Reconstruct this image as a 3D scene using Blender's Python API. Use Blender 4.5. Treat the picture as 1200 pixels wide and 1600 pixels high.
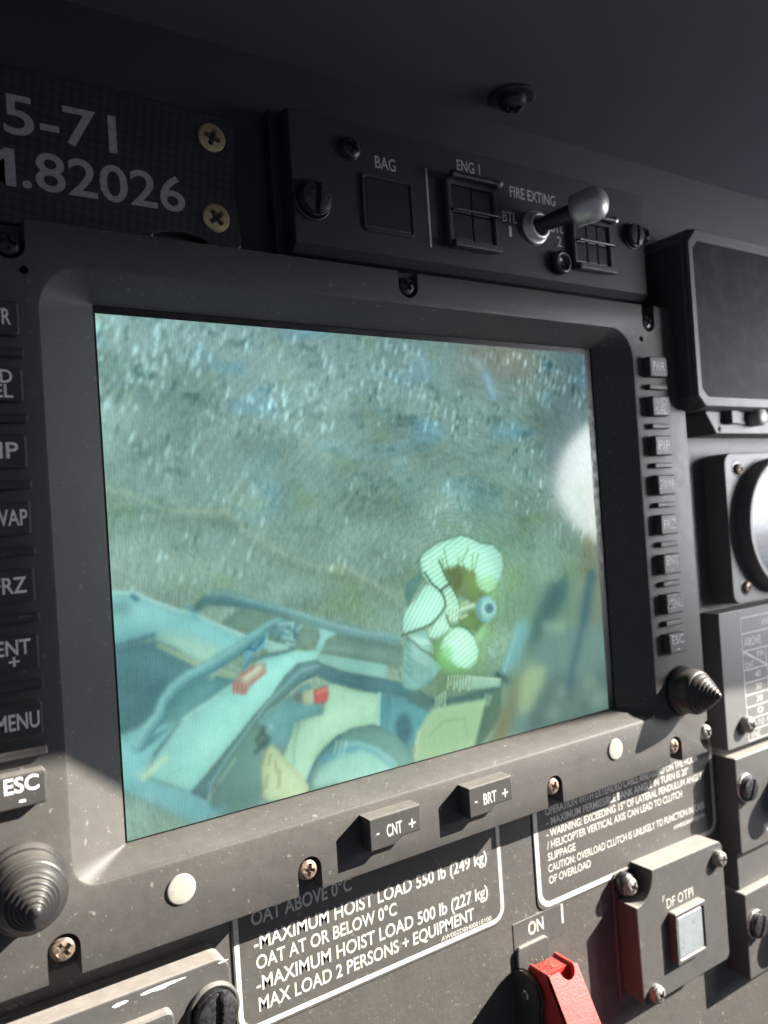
import bpy, bmesh, math, random
import numpy as np
from mathutils import Matrix, Vector

random.seed(7)
S = bpy.context.scene
COL = S.collection
for o in list(bpy.data.objects):
    bpy.data.objects.remove(o)

# ---------------------------------------------------------------- camera
cam = bpy.data.cameras.new('camera')
cam_ob = bpy.data.objects.new('camera', cam)
COL.objects.link(cam_ob)
_r = Vector((0.83443319, -0.54717015, -0.06577286))
_d = Vector((-0.04776827, 0.04708827, -0.99774791))
_f = Vector((0.54903501, 0.83569583, 0.01315465))
mw = Matrix((_r, -_d, -_f)).transposed().to_4x4()
mw.translation = Vector((-0.06132027, -0.24469971, -0.06693975))
cam_ob.matrix_world = mw
cam.sensor_fit = 'VERTICAL'
cam.sensor_height = 36.0
cam.sensor_width = 27.0
cam.lens = 1241.36 / 1600 * 36.0
cam.shift_y = -8.4 / 1600
cam.shift_x = -0.8 / 1600
cam.clip_start = 0.01
cam.clip_end = 20
cam.dof.use_dof = True
cam.dof.focus_distance = 0.265
cam.dof.aperture_fstop = 13
S.camera = cam_ob

# ---------------------------------------------------------------- light
world = bpy.data.worlds.new('World')
S.world = world
world.use_nodes = True
bg = world.node_tree.nodes['Background']
bg.inputs[0].default_value = (0.74, 0.82, 1.0, 1)
bg.inputs[1].default_value = 0.036

sun = bpy.data.lights.new('sun', 'SUN')
sun.energy = 5.0
sun.angle = math.radians(0.5)
sun.color = (1.0, 0.93, 0.83)
sun_ob = bpy.data.objects.new('sun', sun)
COL.objects.link(sun_ob)
SUN = Vector((1.65, -1.0, 1.06)).normalized()
sun_ob.rotation_euler = SUN.to_track_quat('Z', 'Y').to_euler()
sun_ob.location = SUN * 3

win = bpy.data.lights.new('side_window_light', 'AREA')
win.shape = 'ELLIPSE'
win.size = 0.19
win.size_y = 0.155
win.energy = 0.12
win.spread = math.radians(62)
win.color = (0.97, 0.985, 1.0)
win_ob = bpy.data.objects.new('side_window_light', win)
COL.objects.link(win_ob)
win_ob.location = (0.63, -0.30, -0.045)
win_ob.rotation_euler = (win_ob.location - Vector((0.40, 0, -0.09))).to_track_quat('Z', 'Y').to_euler()

fill = bpy.data.lights.new('right_fill_light', 'AREA')  # fill lamp added out of frame to brighten the right side and hood
fill.shape = 'RECTANGLE'
fill.size = 0.16
fill.size_y = 0.18
fill.energy = 0.15
fill.color = (0.86, 0.90, 1.0)
fill_ob = bpy.data.objects.new('right_fill_light', fill)
COL.objects.link(fill_ob)
fill_ob.location = (0.60, -0.16, -0.01)
fill_ob.rotation_euler = (fill_ob.location - Vector((0.28, -0.01, -0.05))).to_track_quat('Z', 'Y').to_euler()

S.render.engine = 'CYCLES'
vs = S.view_settings
vs.view_transform = 'Standard'
vs.look = 'None'
vs.exposure = 2.1
vs.gamma = 1
vs.use_curve_mapping = False
EXPO = 2 ** vs.exposure

# ---------------------------------------------------------------- materials
MATS = {}


class NT:
    def __init__(s, name):
        s.m = bpy.data.materials.new(name)
        s.m.use_nodes = True
        s.t = s.m.node_tree
        s.b = s.t.nodes['Principled BSDF']
        s.out = s.t.nodes['Material Output']
        MATS[name] = s.m
        s.tc = None

    def n(s, kind, **kw):
        x = s.t.nodes.new(kind)
        for k, v in kw.items():
            setattr(x, k, v)
        return x

    def l(s, a, b):
        s.t.links.new(a, b)

    def pos(s):
        if not s.tc:
            s.tc = s.n('ShaderNodeNewGeometry')
        return s.tc.outputs['Position']

    def noise(s, scale, detail=3, rough=0.6, vec=None):
        x = s.n('ShaderNodeTexNoise')
        x.inputs['Scale'].default_value = scale
        x.inputs['Detail'].default_value = detail
        x.inputs['Roughness'].default_value = rough
        s.l(vec if vec else s.pos(), x.inputs['Vector'])
        return x.outputs['Fac']

    def ramp(s, fac, lo, hi, a=0.0, b=1.0):
        x = s.n('ShaderNodeMapRange')
        x.interpolation_type = 'SMOOTHSTEP'
        s.l(fac, x.inputs[0])
        for i, v in enumerate((lo, hi, a, b)):
            x.inputs[i + 1].default_value = v
        return x.outputs[0]

    def math(s, op, a, b):
        x = s.n('ShaderNodeMath', operation=op)
        for i, v in enumerate((a, b)):
            if isinstance(v, (int, float)):
                x.inputs[i].default_value = v
            else:
                s.l(v, x.inputs[i])
        return x.outputs[0]

    def mix(s, fac, a, b):
        x = s.n('ShaderNodeMix', data_type='RGBA')
        for sock, v in ((x.inputs[0], fac), (x.inputs[6], a), (x.inputs[7], b)):
            if isinstance(v, (int, float)):
                sock.default_value = v
            elif isinstance(v, tuple):
                sock.default_value = (*v, 1)
            else:
                s.l(v, sock)
        return x.outputs[2]

    def bump(s, h, strength, dist):
        x = s.n('ShaderNodeBump')
        x.inputs['Strength'].default_value = strength
        x.inputs['Distance'].default_value = dist
        s.l(h, x.inputs['Height'])
        s.l(x.outputs[0], s.b.inputs['Normal'])


def paint(name, base, dust=0.12, rough=0.5, spec=0.5, grain=900, gstr=0.35, specks=True,
          tan=(0.33, 0.305, 0.275), top=0.7):
    """matt instrument paint: fine orange-peel grain, patchy dust, thick dust on upward faces"""
    t = NT(name)
    big = t.ramp(t.noise(28, 5, .7), .2, .8)
    mid = t.noise(260, 3, .6)
    d = t.math('MULTIPLY', t.math('ADD', t.math('ADD', t.math('MULTIPLY', big, .22), .26), t.math('MULTIPLY', mid, .22)), dust)
    if specks:
        sp = t.ramp(t.noise(1150, 1, .5), .715, .775, 0, .40)
        sp2 = t.ramp(t.noise(420, 2, .6), .68, .72, 0, .30)
        d = t.math('ADD', d, t.math('MULTIPLY', t.math('ADD', sp, sp2), min(.85, dust * 3.0)))
    nz = t.n('ShaderNodeSeparateXYZ')
    t.pos()
    t.l(t.tc.outputs['True Normal'], nz.inputs[0])
    up = t.math('MULTIPLY', t.ramp(nz.outputs[2], .55, .95), t.math('ADD', t.math('MULTIPLY', mid, .5), .5))
    d = t.math('MINIMUM', t.math('ADD', d, t.math('MULTIPLY', up, top)), .95)
    t.l(t.mix(d, base, tan), t.b.inputs['Base Color'])
    rr = t.math('ADD', t.math('MULTIPLY', mid, .16), rough - .08)
    t.l(t.math('ADD', rr, t.math('MULTIPLY', d, .25)), t.b.inputs['Roughness'])
    t.b.inputs['Specular IOR Level'].default_value = spec
    g = t.math('ADD', t.noise(grain, 2, .5), t.math('MULTIPLY', t.noise(grain * 2.6, 1, .5), .5))
    t.bump(g, gstr, .00012)
    return t.m


def simple(name, base, rough, metal=0.0, spec=.5, var=.25, scale=400, bump=.1):
    t = NT(name)
    n = t.noise(scale, 3)
    k = t.ramp(n, .3, .7, 1 - var, 1 + var)
    c = t.n('ShaderNodeVectorMath', operation='SCALE')
    c.inputs[0].default_value = base
    t.l(k, c.inputs['Scale'])
    t.l(c.outputs[0], t.b.inputs['Base Color'])
    t.l(t.math('MULTIPLY', k, rough), t.b.inputs['Roughness'])
    t.b.inputs['Metallic'].default_value = metal
    t.b.inputs['Specular IOR Level'].default_value = spec
    if bump:
        t.bump(n, bump, .0002)
    return t.m


paint('board_paint', (.028, .027, .027), .28, .52, .5, 560, .8, top=.3)
paint('frame_paint', (.024, .023, .024), .27, .50, .5, 1000, .35, top=.08)
paint('board_shade_paint', (.026, .028, .032), .05, .5, .5, 900, .3)
paint('upper_paint', (.020, .022, .025), .02, .46, .5, 1100, .25)
paint('unit_paint', (.036, .036, .037), .20, .48, .55, 800, .35, top=.9)
paint('button_plastic', (.012, .012, .013), .20, .52, .5, 1500, .15, top=.45)
paint('grey_plate', (.10, .098, .096), .10, .5, .5, 1200, .15)
paint('hood_cloth', (.090, .088, .110), .04, .62, .45, 520, .5, specks=False, top=0)
simple('black_gap', (.006, .007, .008), .45)
simple('white_print', (.47, .455, .425), .6, var=.16, scale=900, bump=.05)
simple('grey_print', (.30, .29, .30), .6, var=.15, scale=700, bump=.05)
simple('key_print', (.90, .88, .84), .6, var=.12, scale=900, bump=.05)
simple('dim_print', (.34, .33, .32), .55, var=.3, scale=1200, bump=.05)
simple('brass', (.60, .47, .27), .42, .8, var=.12, scale=600, bump=.04)
simple('copper_screw', (.26, .20, .155), .5, .5, var=.35, scale=900, bump=.25)
simple('satin_metal', (.66, .63, .61), .42, .75, var=.1, scale=500, bump=.05)
simple('grey_screw', (.24, .23, .21), .5, .35, var=.3, scale=1200, bump=.3)
simple('steel', (.60, .57, .54), .32, 1.0, var=.18, scale=700, bump=.12)
simple('dark_metal', (.055, .056, .06), .36, .6, var=.3, scale=900, bump=.2)
simple('black_screw', (.03, .03, .033), .34, .3, var=.3, scale=900, bump=.2)
paint('rubber', (.018, .017, .018), .06, .36, .5, 1500, .2, top=.25)
simple('cap_plastic', (.34, .33, .29), .38, var=.08, scale=500, bump=.05)
simple('lens_pale', (.20, .225, .24), .30, var=.1, scale=300, bump=.05)
simple('lens_dark', (.026, .025, .026), .34, var=.06, scale=300, bump=.0)
paint('red_paint', (.42, .018, .016), .10, .42, .5, 1000, .5, tan=(.5, .25, .2), top=.15)
simple('dust_fluff', (.36, .30, .22), .9, var=.3, scale=2000)
simple('paint_chip', (.72, .72, .70), .5, var=.15, scale=900)
simple('dial_grey', (.038, .04, .042), .45, var=.08)
simple('dial_white', (.075, .075, .075), .5, var=.05)

t = NT('carbon')
ck = t.n('ShaderNodeTexChecker')
ck.inputs['Scale'].default_value = 520
rot = t.n('ShaderNodeMapping')
rot.inputs['Rotation'].default_value = (0, math.radians(38), 0)
rot.inputs['Location'].default_value = (0, .0013, 0)
t.l(t.pos(), rot.inputs[0])
t.l(rot.outputs[0], ck.inputs['Vector'])
nz_ = t.noise(300, 3)
t.l(t.mix(ck.outputs['Fac'], (.020, .022, .024), (.030, .033, .035)), t.b.inputs['Base Color'])
t.l(t.math('ADD', t.math('MULTIPLY', nz_, .3), .22), t.b.inputs['Roughness'])
t.bump(t.math('ADD', t.math('MULTIPLY', ck.outputs['Fac'], .3), nz_), .3, .0002)

t = NT('picture_screen')
at = t.n('ShaderNodeAttribute', attribute_name='picture')
t.b.inputs['Base Color'].default_value = (.012, .014, .015, 1)
t.b.inputs['Roughness'].default_value = .085
t.b.inputs['Specular IOR Level'].default_value = .10
t.l(at.outputs['Color'], t.b.inputs['Emission Color'])
t.b.inputs['Emission Strength'].default_value = 1.0 / EXPO

t = NT('dusty_screen')
dn = t.math('ADD', t.ramp(t.noise(90, 4, .7), .4, .75, 0, .10), t.ramp(t.noise(900, 2), .66, .74, 0, .22))
t.l(t.mix(dn, (.011, .0095, .011), (.20, .17, .17)), t.b.inputs['Base Color'])
t.b.inputs['Roughness'].default_value = .55
t.b.inputs['Specular IOR Level'].default_value = .08

t = NT('gauge_glass')
tr = t.n('ShaderNodeBsdfTransparent')
tr.inputs[0].default_value = (.93, .94, .95, 1)
gl = t.n('ShaderNodeBsdfGlossy')
gl.inputs['Roughness'].default_value = .12
df = t.n('ShaderNodeBsdfDiffuse')
df.inputs[0].default_value = (.55, .53, .5, 1)
fr = t.n('ShaderNodeFresnel')
mx = t.n('ShaderNodeMixShader')
t.l(t.math('MULTIPLY', fr.outputs[0], .10), mx.inputs[0]); t.l(tr.outputs[0], mx.inputs[1]); t.l(gl.outputs[0], mx.inputs[2])
mx2 = t.n('ShaderNodeMixShader')
t.l(t.ramp(t.noise(500, 3), .45, .8, .03, .12), mx2.inputs[0]); t.l(mx.outputs[0], mx2.inputs[1]); t.l(df.outputs[0], mx2.inputs[2])
t.l(mx2.outputs[0], t.out.inputs[0])

# ---------------------------------------------------------------- geometry helpers
# panel coordinates in millimetres: u right, v up, w out of the panel towards the viewer; w = 0 is the screen
def P(u, v, w):
    return Vector((u / 1000, -w / 1000, v / 1000))


ORG = {}


def register(o, parent, origin):
    o.parent = parent
    base = ORG.get(parent.name, Vector()) if parent else Vector()
    o.location = origin - base
    ORG[o.name] = origin


def thing(name, label, cat, u, v, w, group=None):
    o = bpy.data.objects.new(name, None)
    o.empty_display_size = .01
    COL.objects.link(o)
    register(o, None, P(u, v, w))
    o['label'] = label
    o['category'] = cat
    if group:
        o['group'] = group
    return o


def mesh_obj(name, verts, faces, mat, parent=None, smooth=False, origin=None, clean=True):
    """verts: world-space Vectors"""
    if origin is None:
        lo = Vector([min(v[i] for v in verts) for i in range(3)])
        hi = Vector([max(v[i] for v in verts) for i in range(3)])
        origin = (lo + hi) / 2
    me = bpy.data.meshes.new(name)
    me.from_pydata([tuple(v - origin) for v in verts], [], faces)
    if clean:
        bm = bmesh.new()
        bm.from_mesh(me)
        bmesh.ops.recalc_face_normals(bm, faces=bm.faces)
        bm.to_mesh(me)
        bm.free()
    me.materials.append(MATS[mat])
    if smooth:
        me.polygons.foreach_set('use_smooth', [True] * len(me.polygons))
    o = bpy.data.objects.new(name, me)
    COL.objects.link(o)
    register(o, parent, origin)
    return o


def place(name, me, u, v, w, parent, rot=0.0, scale=1.0):
    o = bpy.data.objects.new(name, me)
    COL.objects.link(o)
    register(o, parent, P(u, v, w))
    o.rotation_euler = (0, rot, 0)
    o.scale = (scale,) * 3
    return o


def rrect(u0, u1, v0, v1, r, n=5):
    r = max(r, .01)
    rs = r if isinstance(r, (tuple, list)) else (r,) * 4       # BL BR TR TL
    pts = []
    for k, (cx, cy, a0) in enumerate(((u0, v0, 180), (u1, v0, 270), (u1, v1, 0), (u0, v1, 90))):
        rr = rs[k]
        ox = cx + (rr if k in (0, 3) else -rr)
        oy = cy + (rr if k in (0, 1) else -rr)
        for i in range(n):
            a = math.radians(a0 + 90 * i / (n - 1))
            pts.append((ox + rr * math.cos(a), oy + rr * math.sin(a)))
    return pts


def rrect4(u0, u1, v0, v1, rs, n=5):
    pts = []
    for k, (cx, cy, a0) in enumerate(((u0, v0, 180), (u1, v0, 270), (u1, v1, 0), (u0, v1, 90))):
        rr = max(rs[k], .01)
        ox = cx + (rr if k in (0, 3) else -rr)
        oy = cy + (rr if k in (0, 1) else -rr)
        for i in range(n):
            a = math.radians(a0 + 90 * i / (n - 1))
            pts.append((ox + rr * math.cos(a), oy + rr * math.sin(a)))
    return pts


def circle(u, v, r, n=32):
    return [(u + r * math.cos(2 * math.pi * i / n), v + r * math.sin(2 * math.pi * i / n)) for i in range(n)]


def inset(loop, d):
    out = []
    n = len(loop)
    for i in range(n):
        p, c, q = Vector(loop[i - 1]), Vector(loop[i]), Vector(loop[(i + 1) % n])
        e1, e2 = (c - p), (q - c)
        if e1.length < 1e-6: e1 = e2
        if e2.length < 1e-6: e2 = e1
        n1 = Vector((-e1.y, e1.x)).normalized()
        n2 = Vector((-e2.y, e2.x)).normalized()
        b = n1 + n2
        if b.length < 1e-6: b = n1
        b.normalize()
        k = d / max(.4, b.dot(n1))
        out.append((c.x + b.x * k, c.y + b.y * k))
    return out


def loft(loops, close_first=True, close_last=True, torus=False):
    """loops: list of lists of Vectors, same length"""
    n = len(loops[0])
    V = [p for l in loops for p in l]
    F = []
    m = len(loops)
    for j in range(m if torus else m - 1):
        a, b = j * n, ((j + 1) % m) * n
        for i in range(n):
            F.append((a + i, a + (i + 1) % n, b + (i + 1) % n, b + i))
    if not torus:
        if close_first: F.append(tuple(range(n)))
        if close_last: F.append(tuple(range((m - 1) * n, m * n)))
    return V, F


def prism(name, loop, w0, w1, mat, parent=None, bev=.4, segs=2):
    Ls = [[P(u, v, w0) for u, v in loop]]
    for i in range(segs + 1):
        a = math.pi / 2 * i / segs
        l = inset(loop, bev * (1 - math.cos(a))) if i else loop
        Ls.append([P(u, v, w1 - bev + bev * math.sin(a)) for u, v in l])
    V, F = loft(Ls)
    return mesh_obj(name, V, F, mat, parent)


def ring(name, outer, inner, w0, w1, mat, parent=None, bev=.3):
    Ls = [[P(u, v, w0) for u, v in outer], [P(u, v, w1 - bev) for u, v in outer],
          [P(u, v, w1) for u, v in inset(outer, bev)], [P(u, v, w1) for u, v in inset(inner, -bev)],
          [P(u, v, w1 - bev) for u, v in inner], [P(u, v, w0) for u, v in inner]]
    V, F = loft(Ls, torus=True)
    return mesh_obj(name, V, F, mat, parent)


def lathe_verts(prof, segs=40):
    V, F = [], []
    for r, w in prof:
        for i in range(segs):
            a = 2 * math.pi * i / segs
            V.append(Vector((r * math.cos(a), w, r * math.sin(a))))   # u, w, v in mm
    for j in range(len(prof) - 1):
        for i in range(segs):
            F.append((j * segs + i, j * segs + (i + 1) % segs, (j + 1) * segs + (i + 1) % segs, (j + 1) * segs + i))
    F.append(tuple(range(segs)))
    F.append(tuple(range((len(prof) - 1) * segs, len(prof) * segs)))
    return V, F


def lathe(name, prof, u, v, w, mat, parent=None, segs=40):
    V, F = lathe_verts(prof, segs)
    return mesh_obj(name, [P(u + q.x, v + q.z, w + q.y) for q in V], F, mat, parent, smooth=True, origin=P(u, v, w))


def rod(name, a, b, r, mat, parent=None, n=12, r2=None):
    """a, b in (u,v,w)"""
    a, b = P(*a), P(*b)
    d = (b - a).normalized()
    x = d.orthogonal().normalized()
    y = d.cross(x)
    r /= 1000
    r2 = r if r2 is None else r2 / 1000
    L = []
    for c, rr in ((a, r * .8), (a + d * r * .25, r), (b - d * r2 * .25, r2), (b, r2 * .8)):
        L.append([c + (x * math.cos(2 * math.pi * i / n) + y * math.sin(2 * math.pi * i / n)) * rr for i in range(n)])
    V, F = loft(L)
    return mesh_obj(name, V, F, mat, parent)


def screw_mesh(name, R, H, mat, kind='cross', dome=.5, slot=.16, depth=1.0):
    """screw head with a real recess: polar grid lowered inside the drive"""
    rs = [0] + [R * k for k in (.10, .18, .27, .36, .46, .54, .62, .70, .80, .90, .97, 1.0)]
    seg = 48
    V, F = [Vector((0, 0, 0))], []
    def hgt(x, z, r):
        h = H * (1 - dome * (r / R) ** 3)
        if r > R * .96: h -= H * .25
        if kind == 'cross':
            ins = (abs(x) < slot * R and abs(z) < .58 * R) or (abs(z) < slot * R and abs(x) < .58 * R)
        else:
            ins = abs(x) < slot * R and r < R * .93
        return h - (depth if ins else 0)
    V[0] = Vector((0, hgt(0, 0, 0), 0))
    for r in rs[1:]:
        for i in range(seg):
            a = 2 * math.pi * i / seg
            x, z = r * math.cos(a), r * math.sin(a)
            V.append(Vector((x, hgt(x, z, r), z)))
    k = len(rs) - 1
    for i in range(seg):
        F.append((0, 1 + i, 1 + (i + 1) % seg))
    for j in range(k - 1):
        for i in range(seg):
            a, b = 1 + j * seg, 1 + (j + 1) * seg
            F.append((a + i, b + i, b + (i + 1) % seg, a + (i + 1) % seg))
    base = len(V)
    for i in range(seg):
        a = 2 * math.pi * i / seg
        V.append(Vector((R * math.cos(a), -1.0, R * math.sin(a))))
    a = 1 + (k - 1) * seg
    for i in range(seg):
        F.append((a + i, base + i, base + (i + 1) % seg, a + (i + 1) % seg))
    me = bpy.data.meshes.new(name)
    me.from_pydata([(v.x / 1000, -v.y / 1000, v.z / 1000) for v in V], [], F)
    bm = bmesh.new(); bm.from_mesh(me)
    bmesh.ops.recalc_face_normals(bm, faces=bm.faces)
    bm.to_mesh(me); bm.free()
    me.materials.append(MATS[mat])
    return me


def to_mesh_text(body, bold):
    cu = bpy.data.curves.new('t', 'FONT')
    cu.body = body
    cu.size = 1
    cu.resolution_u = 4
    cu.offset = bold
    o = bpy.data.objects.new('t', cu)
    COL.objects.link(o)
    dg = bpy.context.evaluated_depsgraph_get()
    me = bpy.data.meshes.new_from_object(o.evaluated_get(dg))
    bpy.data.objects.remove(o)
    vs_ = np.empty(len(me.vertices) * 3, np.float32)
    me.vertices.foreach_get('co', vs_)
    vs_ = vs_.reshape(-1, 3)
    fs = [tuple(p.vertices) for p in me.polygons]
    bpy.data.meshes.remove(me)
    return vs_, fs


_v, _ = to_mesh_text('H', 0)
CAP = float(_v[:, 1].max() - _v[:, 1].min())


def text(body, u0, u1, base, cap, w, parent, mat='white_print', bold=.012, shear=0.0, name='lettering', slope=0.0):
    vs_, fs = to_mesh_text(body, bold)
    x0, x1 = vs_[:, 0].min(), vs_[:, 0].max()
    sy = cap / CAP
    sx = (u1 - u0) / (x1 - x0) if u1 is not None else sy
    V = [P(u0 + (x - x0) * sx, base + y * sy + slope * (x - x0) * sx, w) for x, y, _ in vs_]
    return mesh_obj(name, V, fs, mat, parent, clean=False)


def boolean_cut(o, cutters):
    """cut real slots and holes into a part"""
    V, F = [], []
    for loop, w0, w1 in cutters:
        v, f = loft([[P(a, b, w0) for a, b in loop], [P(a, b, w1) for a, b in loop]])
        F += [tuple(i + len(V) for i in q) for q in f]
        V += v
    c = mesh_obj('cutter', V, F, 'black_gap', None, origin=Vector())
    md = o.modifiers.new('cut', 'BOOLEAN')
    md.operation = 'DIFFERENCE'
    md.solver = 'EXACT'
    md.object = c
    bpy.context.view_layer.update()
    dg = bpy.context.evaluated_depsgraph_get()
    me = bpy.data.meshes.new_from_object(o.evaluated_get(dg))
    o.modifiers.clear()
    old = o.data
    o.data = me
    bpy.data.meshes.remove(old)
    bpy.data.objects.remove(c)


# ================================================================ THE SETTING
BW = -4.0      # front of the instrument panel board
FW = 12.2      # front of the big display

board = prism('instrument_panel', rrect(-150, 430, -345, 130, 2), -9, BW, 'board_paint', None, .3)
board['kind'] = 'structure'
board['label'] = 'black textured instrument panel behind all the instruments'

# upper shade sheet: added, less dusty; the board's cool shade put into its colour
prism('upper_shade_sheet', rrect(-149, 429, -30, 96.9, .4, 3), BW - .02, BW + .03, 'board_shade_paint', board, .02, 1)

# glareshield: thick padded hood over the panel; its front edge throws the shade on the upper panel
V = []
hood_front = [(-330, 173), (323, 223.5), (696, 252), (1000, 276)]
hood_pts = [(-330, -30), (1000, -30)]
loop = [(1000, -30), (-330, -30)] + hood_front
lo_ = [Vector((a / 1000, -b / 1000, .097)) for a, b in loop]
hi_ = [Vector((a / 1000, -b / 1000, .117)) for a, b in loop]
v_, f_ = loft([lo_, hi_])
hood = mesh_obj('glareshield', v_, f_, 'hood_cloth')
hood['kind'] = 'structure'
hood['label'] = 'dark glareshield overhanging the instrument panel'

# screw and washer under the hood (axis vertical)
HS = Vector((.1625, -.0158, .097))
def hang(name, prof, mat, parent):
    V, F = lathe_verts(prof, 32)
    return mesh_obj(name, [HS + Vector((q.x, -q.z, -q.y)) / 1000 for q in V], F, mat, parent, smooth=False)
hw = hang('washer', [(9.5, .05), (9.5, .9), (8.8, 1.3), (4.5, 1.6), (4.5, .05)], 'dark_metal', hood)
sc_me = screw_mesh('screw_head_hood', 5.6, 4.2, 'dark_metal', 'cross', .45, .2, 1.6)
so = bpy.data.objects.new('screw', sc_me)
COL.objects.link(so)
register(so, hood, HS + Vector((0, 0, -.0016)))
so.rotation_euler = (math.radians(90), 0, math.radians(20))
SCREW = screw_mesh('screw_head', 3.1, 1.9, 'copper_screw', 'cross', .5, .17, 1.1)
SCREW_D = screw_mesh('screw_head_dark', 3.1, 1.9, 'black_screw', 'cross', .5, .17, 1.1)
SCREW_S = screw_mesh('screw_head_grey', 3.6, 3.0, 'grey_screw', 'cross', .5, .17, 1.4)
BRASS = screw_mesh('screw_head_brass', 4.7, 1.0, 'brass', 'cross', .25, .17, 1.4)
DZUS = screw_mesh('fastener_head', 6.0, 4.6, 'dark_metal', 'slot', .18, .16, 1.7)

# ================================================================ MULTIFUNCTION DISPLAY
D = thing('multifunction_display', 'large black framed display showing a helicopter rescue picture', 'display', 105, -186, BW)
n = 17
outer = rrect4(-52.5, 264, -186.2, 21.5, (3, 3, 3, 3), n)
opening = rrect4(-17.6, 228.8, -163.2, 9.2, (7, 7, 13, 13), n)
foot = rrect4(-.7, 215.6, -159.0, 2.4, (.3, .3, .3, .3), n)
Ls = [[P(a, b, BW + .06) for a, b in outer],
      [P(a, b, FW - .7) for a, b in outer],
      [P(a, b, FW - .2) for a, b in inset(outer, .2)],
      [P(a, b, FW) for a, b in inset(outer, .7)],
      [P(a, b, FW) for a, b in inset(opening, -1.0)],
      [P(a, b, FW - .25) for a, b in inset(opening, -.3)],
      [P(a, b, FW - .9) for a, b in inset(opening, .3)],
      [P(a, b, .35) for a, b in foot],
      [P(a, b, -3.0) for a, b in foot]]
v_, f_ = loft(Ls, torus=True)
frame = mesh_obj('frame', v_, f_, 'frame_paint', D)

def uslot(u, v, r, edge):
    pts = []
    s = 1 if edge > v else -1
    for i in range(13):
        a = math.pi * i / 12
        pts.append((u + r * math.cos(a), v - s * r * math.sin(a)))
    pts += [(u - r, edge + 2 * s), (u + r, edge + 2 * s)]
    return pts
slots = [(163.6, -178.4), (53.5, -178.8), (-21.4, -178.0), (239.6, -178.6)]
tops = [(108.1, 16.2), (241.5, 13.6), (-24.8, 14.0)]
cut = [(uslot(u, v, 4.3, -186.2), 4.5, FW + 2) for u, v in slots]
cut += [(uslot(u, v, 4.3, 21.5), 4.5, FW + 2) for u, v in tops]
cut += [(circle(264.6, 12.0, 7.2, 28), 2.0, FW + 2), (circle(264.5, -178.5, 7.0, 28), 2.0, FW + 2)]
cut += [(circle(-21.2, 7.0, 1.2, 14), 6, FW + 2), (circle(235.6, 5.6, 1.3, 14), 6, FW + 2)]
boolean_cut(frame, cut)
frame.data.polygons.foreach_set('use_smooth', [True] * len(frame.data.polygons))
frame.data.set_sharp_from_angle(angle=math.radians(22))

prism('gasket', rrect(-.65, 215.55, -158.95, 2.35, .2, 3), -1.6, -.25, 'black_gap', D, .05, 1)

for (u, v), m in zip(slots, (SCREW, SCREW, SCREW, SCREW)):
    place('screw', m, u, v - .2, 10.0, D, random.uniform(0, 1.5), 1.1)
for u, v in tops:
    place('screw', SCREW_D, u, v + .2, 10.0, D, random.uniform(0, 1.5), 1.1)
place('screw', SCREW_S, 265.2, 12.4, 6.0, D, .4)
place('screw', SCREW_S, 265.4, -178.0, 8.4, D, 1.0)

# --- the picture on the screen --------------------------------------------------
NX, NY = 620, 465
SWm, SHm = 211.2, 158.4
yy, xx = np.mgrid[0:NY, 0:NX].astype(np.float32)
X = xx / (NX - 1) * SWm
Y = yy / (NY - 1) * SHm
rng = np.random.default_rng(5)


def blur(a, s):
    r = max(1, int(round(s * NX / SWm)))
    k = np.ones(2 * r + 1, np.float32) / (2 * r + 1)
    for ax in (0, 1):
        for _ in range(2):
            p = np.pad(a, [(r, r) if i == ax else (0, 0) for i in range(2)], mode='edge')
            c = np.cumsum(p, axis=ax, dtype=np.float64)
            z = np.zeros_like(np.take(c, [0], axis=ax))
            c = np.concatenate([z, c], axis=ax)
            m_ = 2 * r + 1
            if ax == 0: a = ((c[m_:] - c[:-m_]) / m_).astype(np.float32)
            else: a = ((c[:, m_:] - c[:, :-m_]) / m_).astype(np.float32)
    return a


def vnoise(cx, cy, xa=None, ya=None):
    """smooth value noise, cell sizes in mm"""
    xa = X if xa is None else xa
    ya = Y if ya is None else ya
    gx, gy = (xa - xa.min()) / cx, (ya - ya.min()) / cy
    g = rng.random((int(gy.max()) + 3, int(gx.max()) + 3)).astype(np.float32)
    ix, iy = gx.astype(int), gy.astype(int)
    fx, fy = gx - ix, gy - iy
    fx, fy = fx * fx * (3 - 2 * fx), fy * fy * (3 - 2 * fy)
    return (g[iy, ix] * (1 - fx) + g[iy, ix + 1] * fx) * (1 - fy) + (g[iy + 1, ix] * (1 - fx) + g[iy + 1, ix + 1] * fx) * fy


def pmask(pts, soft=.5, X=X, Y=Y):
    m = np.zeros(X.shape, bool)
    n_ = len(pts)
    for i in range(n_):
        (x1, y1), (x2, y2) = pts[i], pts[(i + 1) % n_]
        if y1 == y2: continue
        c = ((y1 > Y) != (y2 > Y)) & (X < (x2 - x1) * (Y - y1) / (y2 - y1) + x1)
        m ^= c
    return blur(m.astype(np.float32), soft)


def dist_line(pts, X=X, Y=Y):
    d = np.full(X.shape, 1e9, np.float32)
    for (x1, y1), (x2, y2) in zip(pts[:-1], pts[1:]):
        dx, dy = x2 - x1, y2 - y1
        t_ = np.clip(((X - x1) * dx + (Y - y1) * dy) / max(1e-6, dx * dx + dy * dy), 0, 1)
        d = np.minimum(d, np.hypot(X - x1 - t_ * dx, Y - y1 - t_ * dy))
    return d


def lmask(pts, wid, soft=.5, X=X, Y=Y):
    return 1 / (1 + np.exp(np.clip((dist_line(pts, X, Y) - wid / 2) / (soft * .5), -30, 30)))


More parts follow.
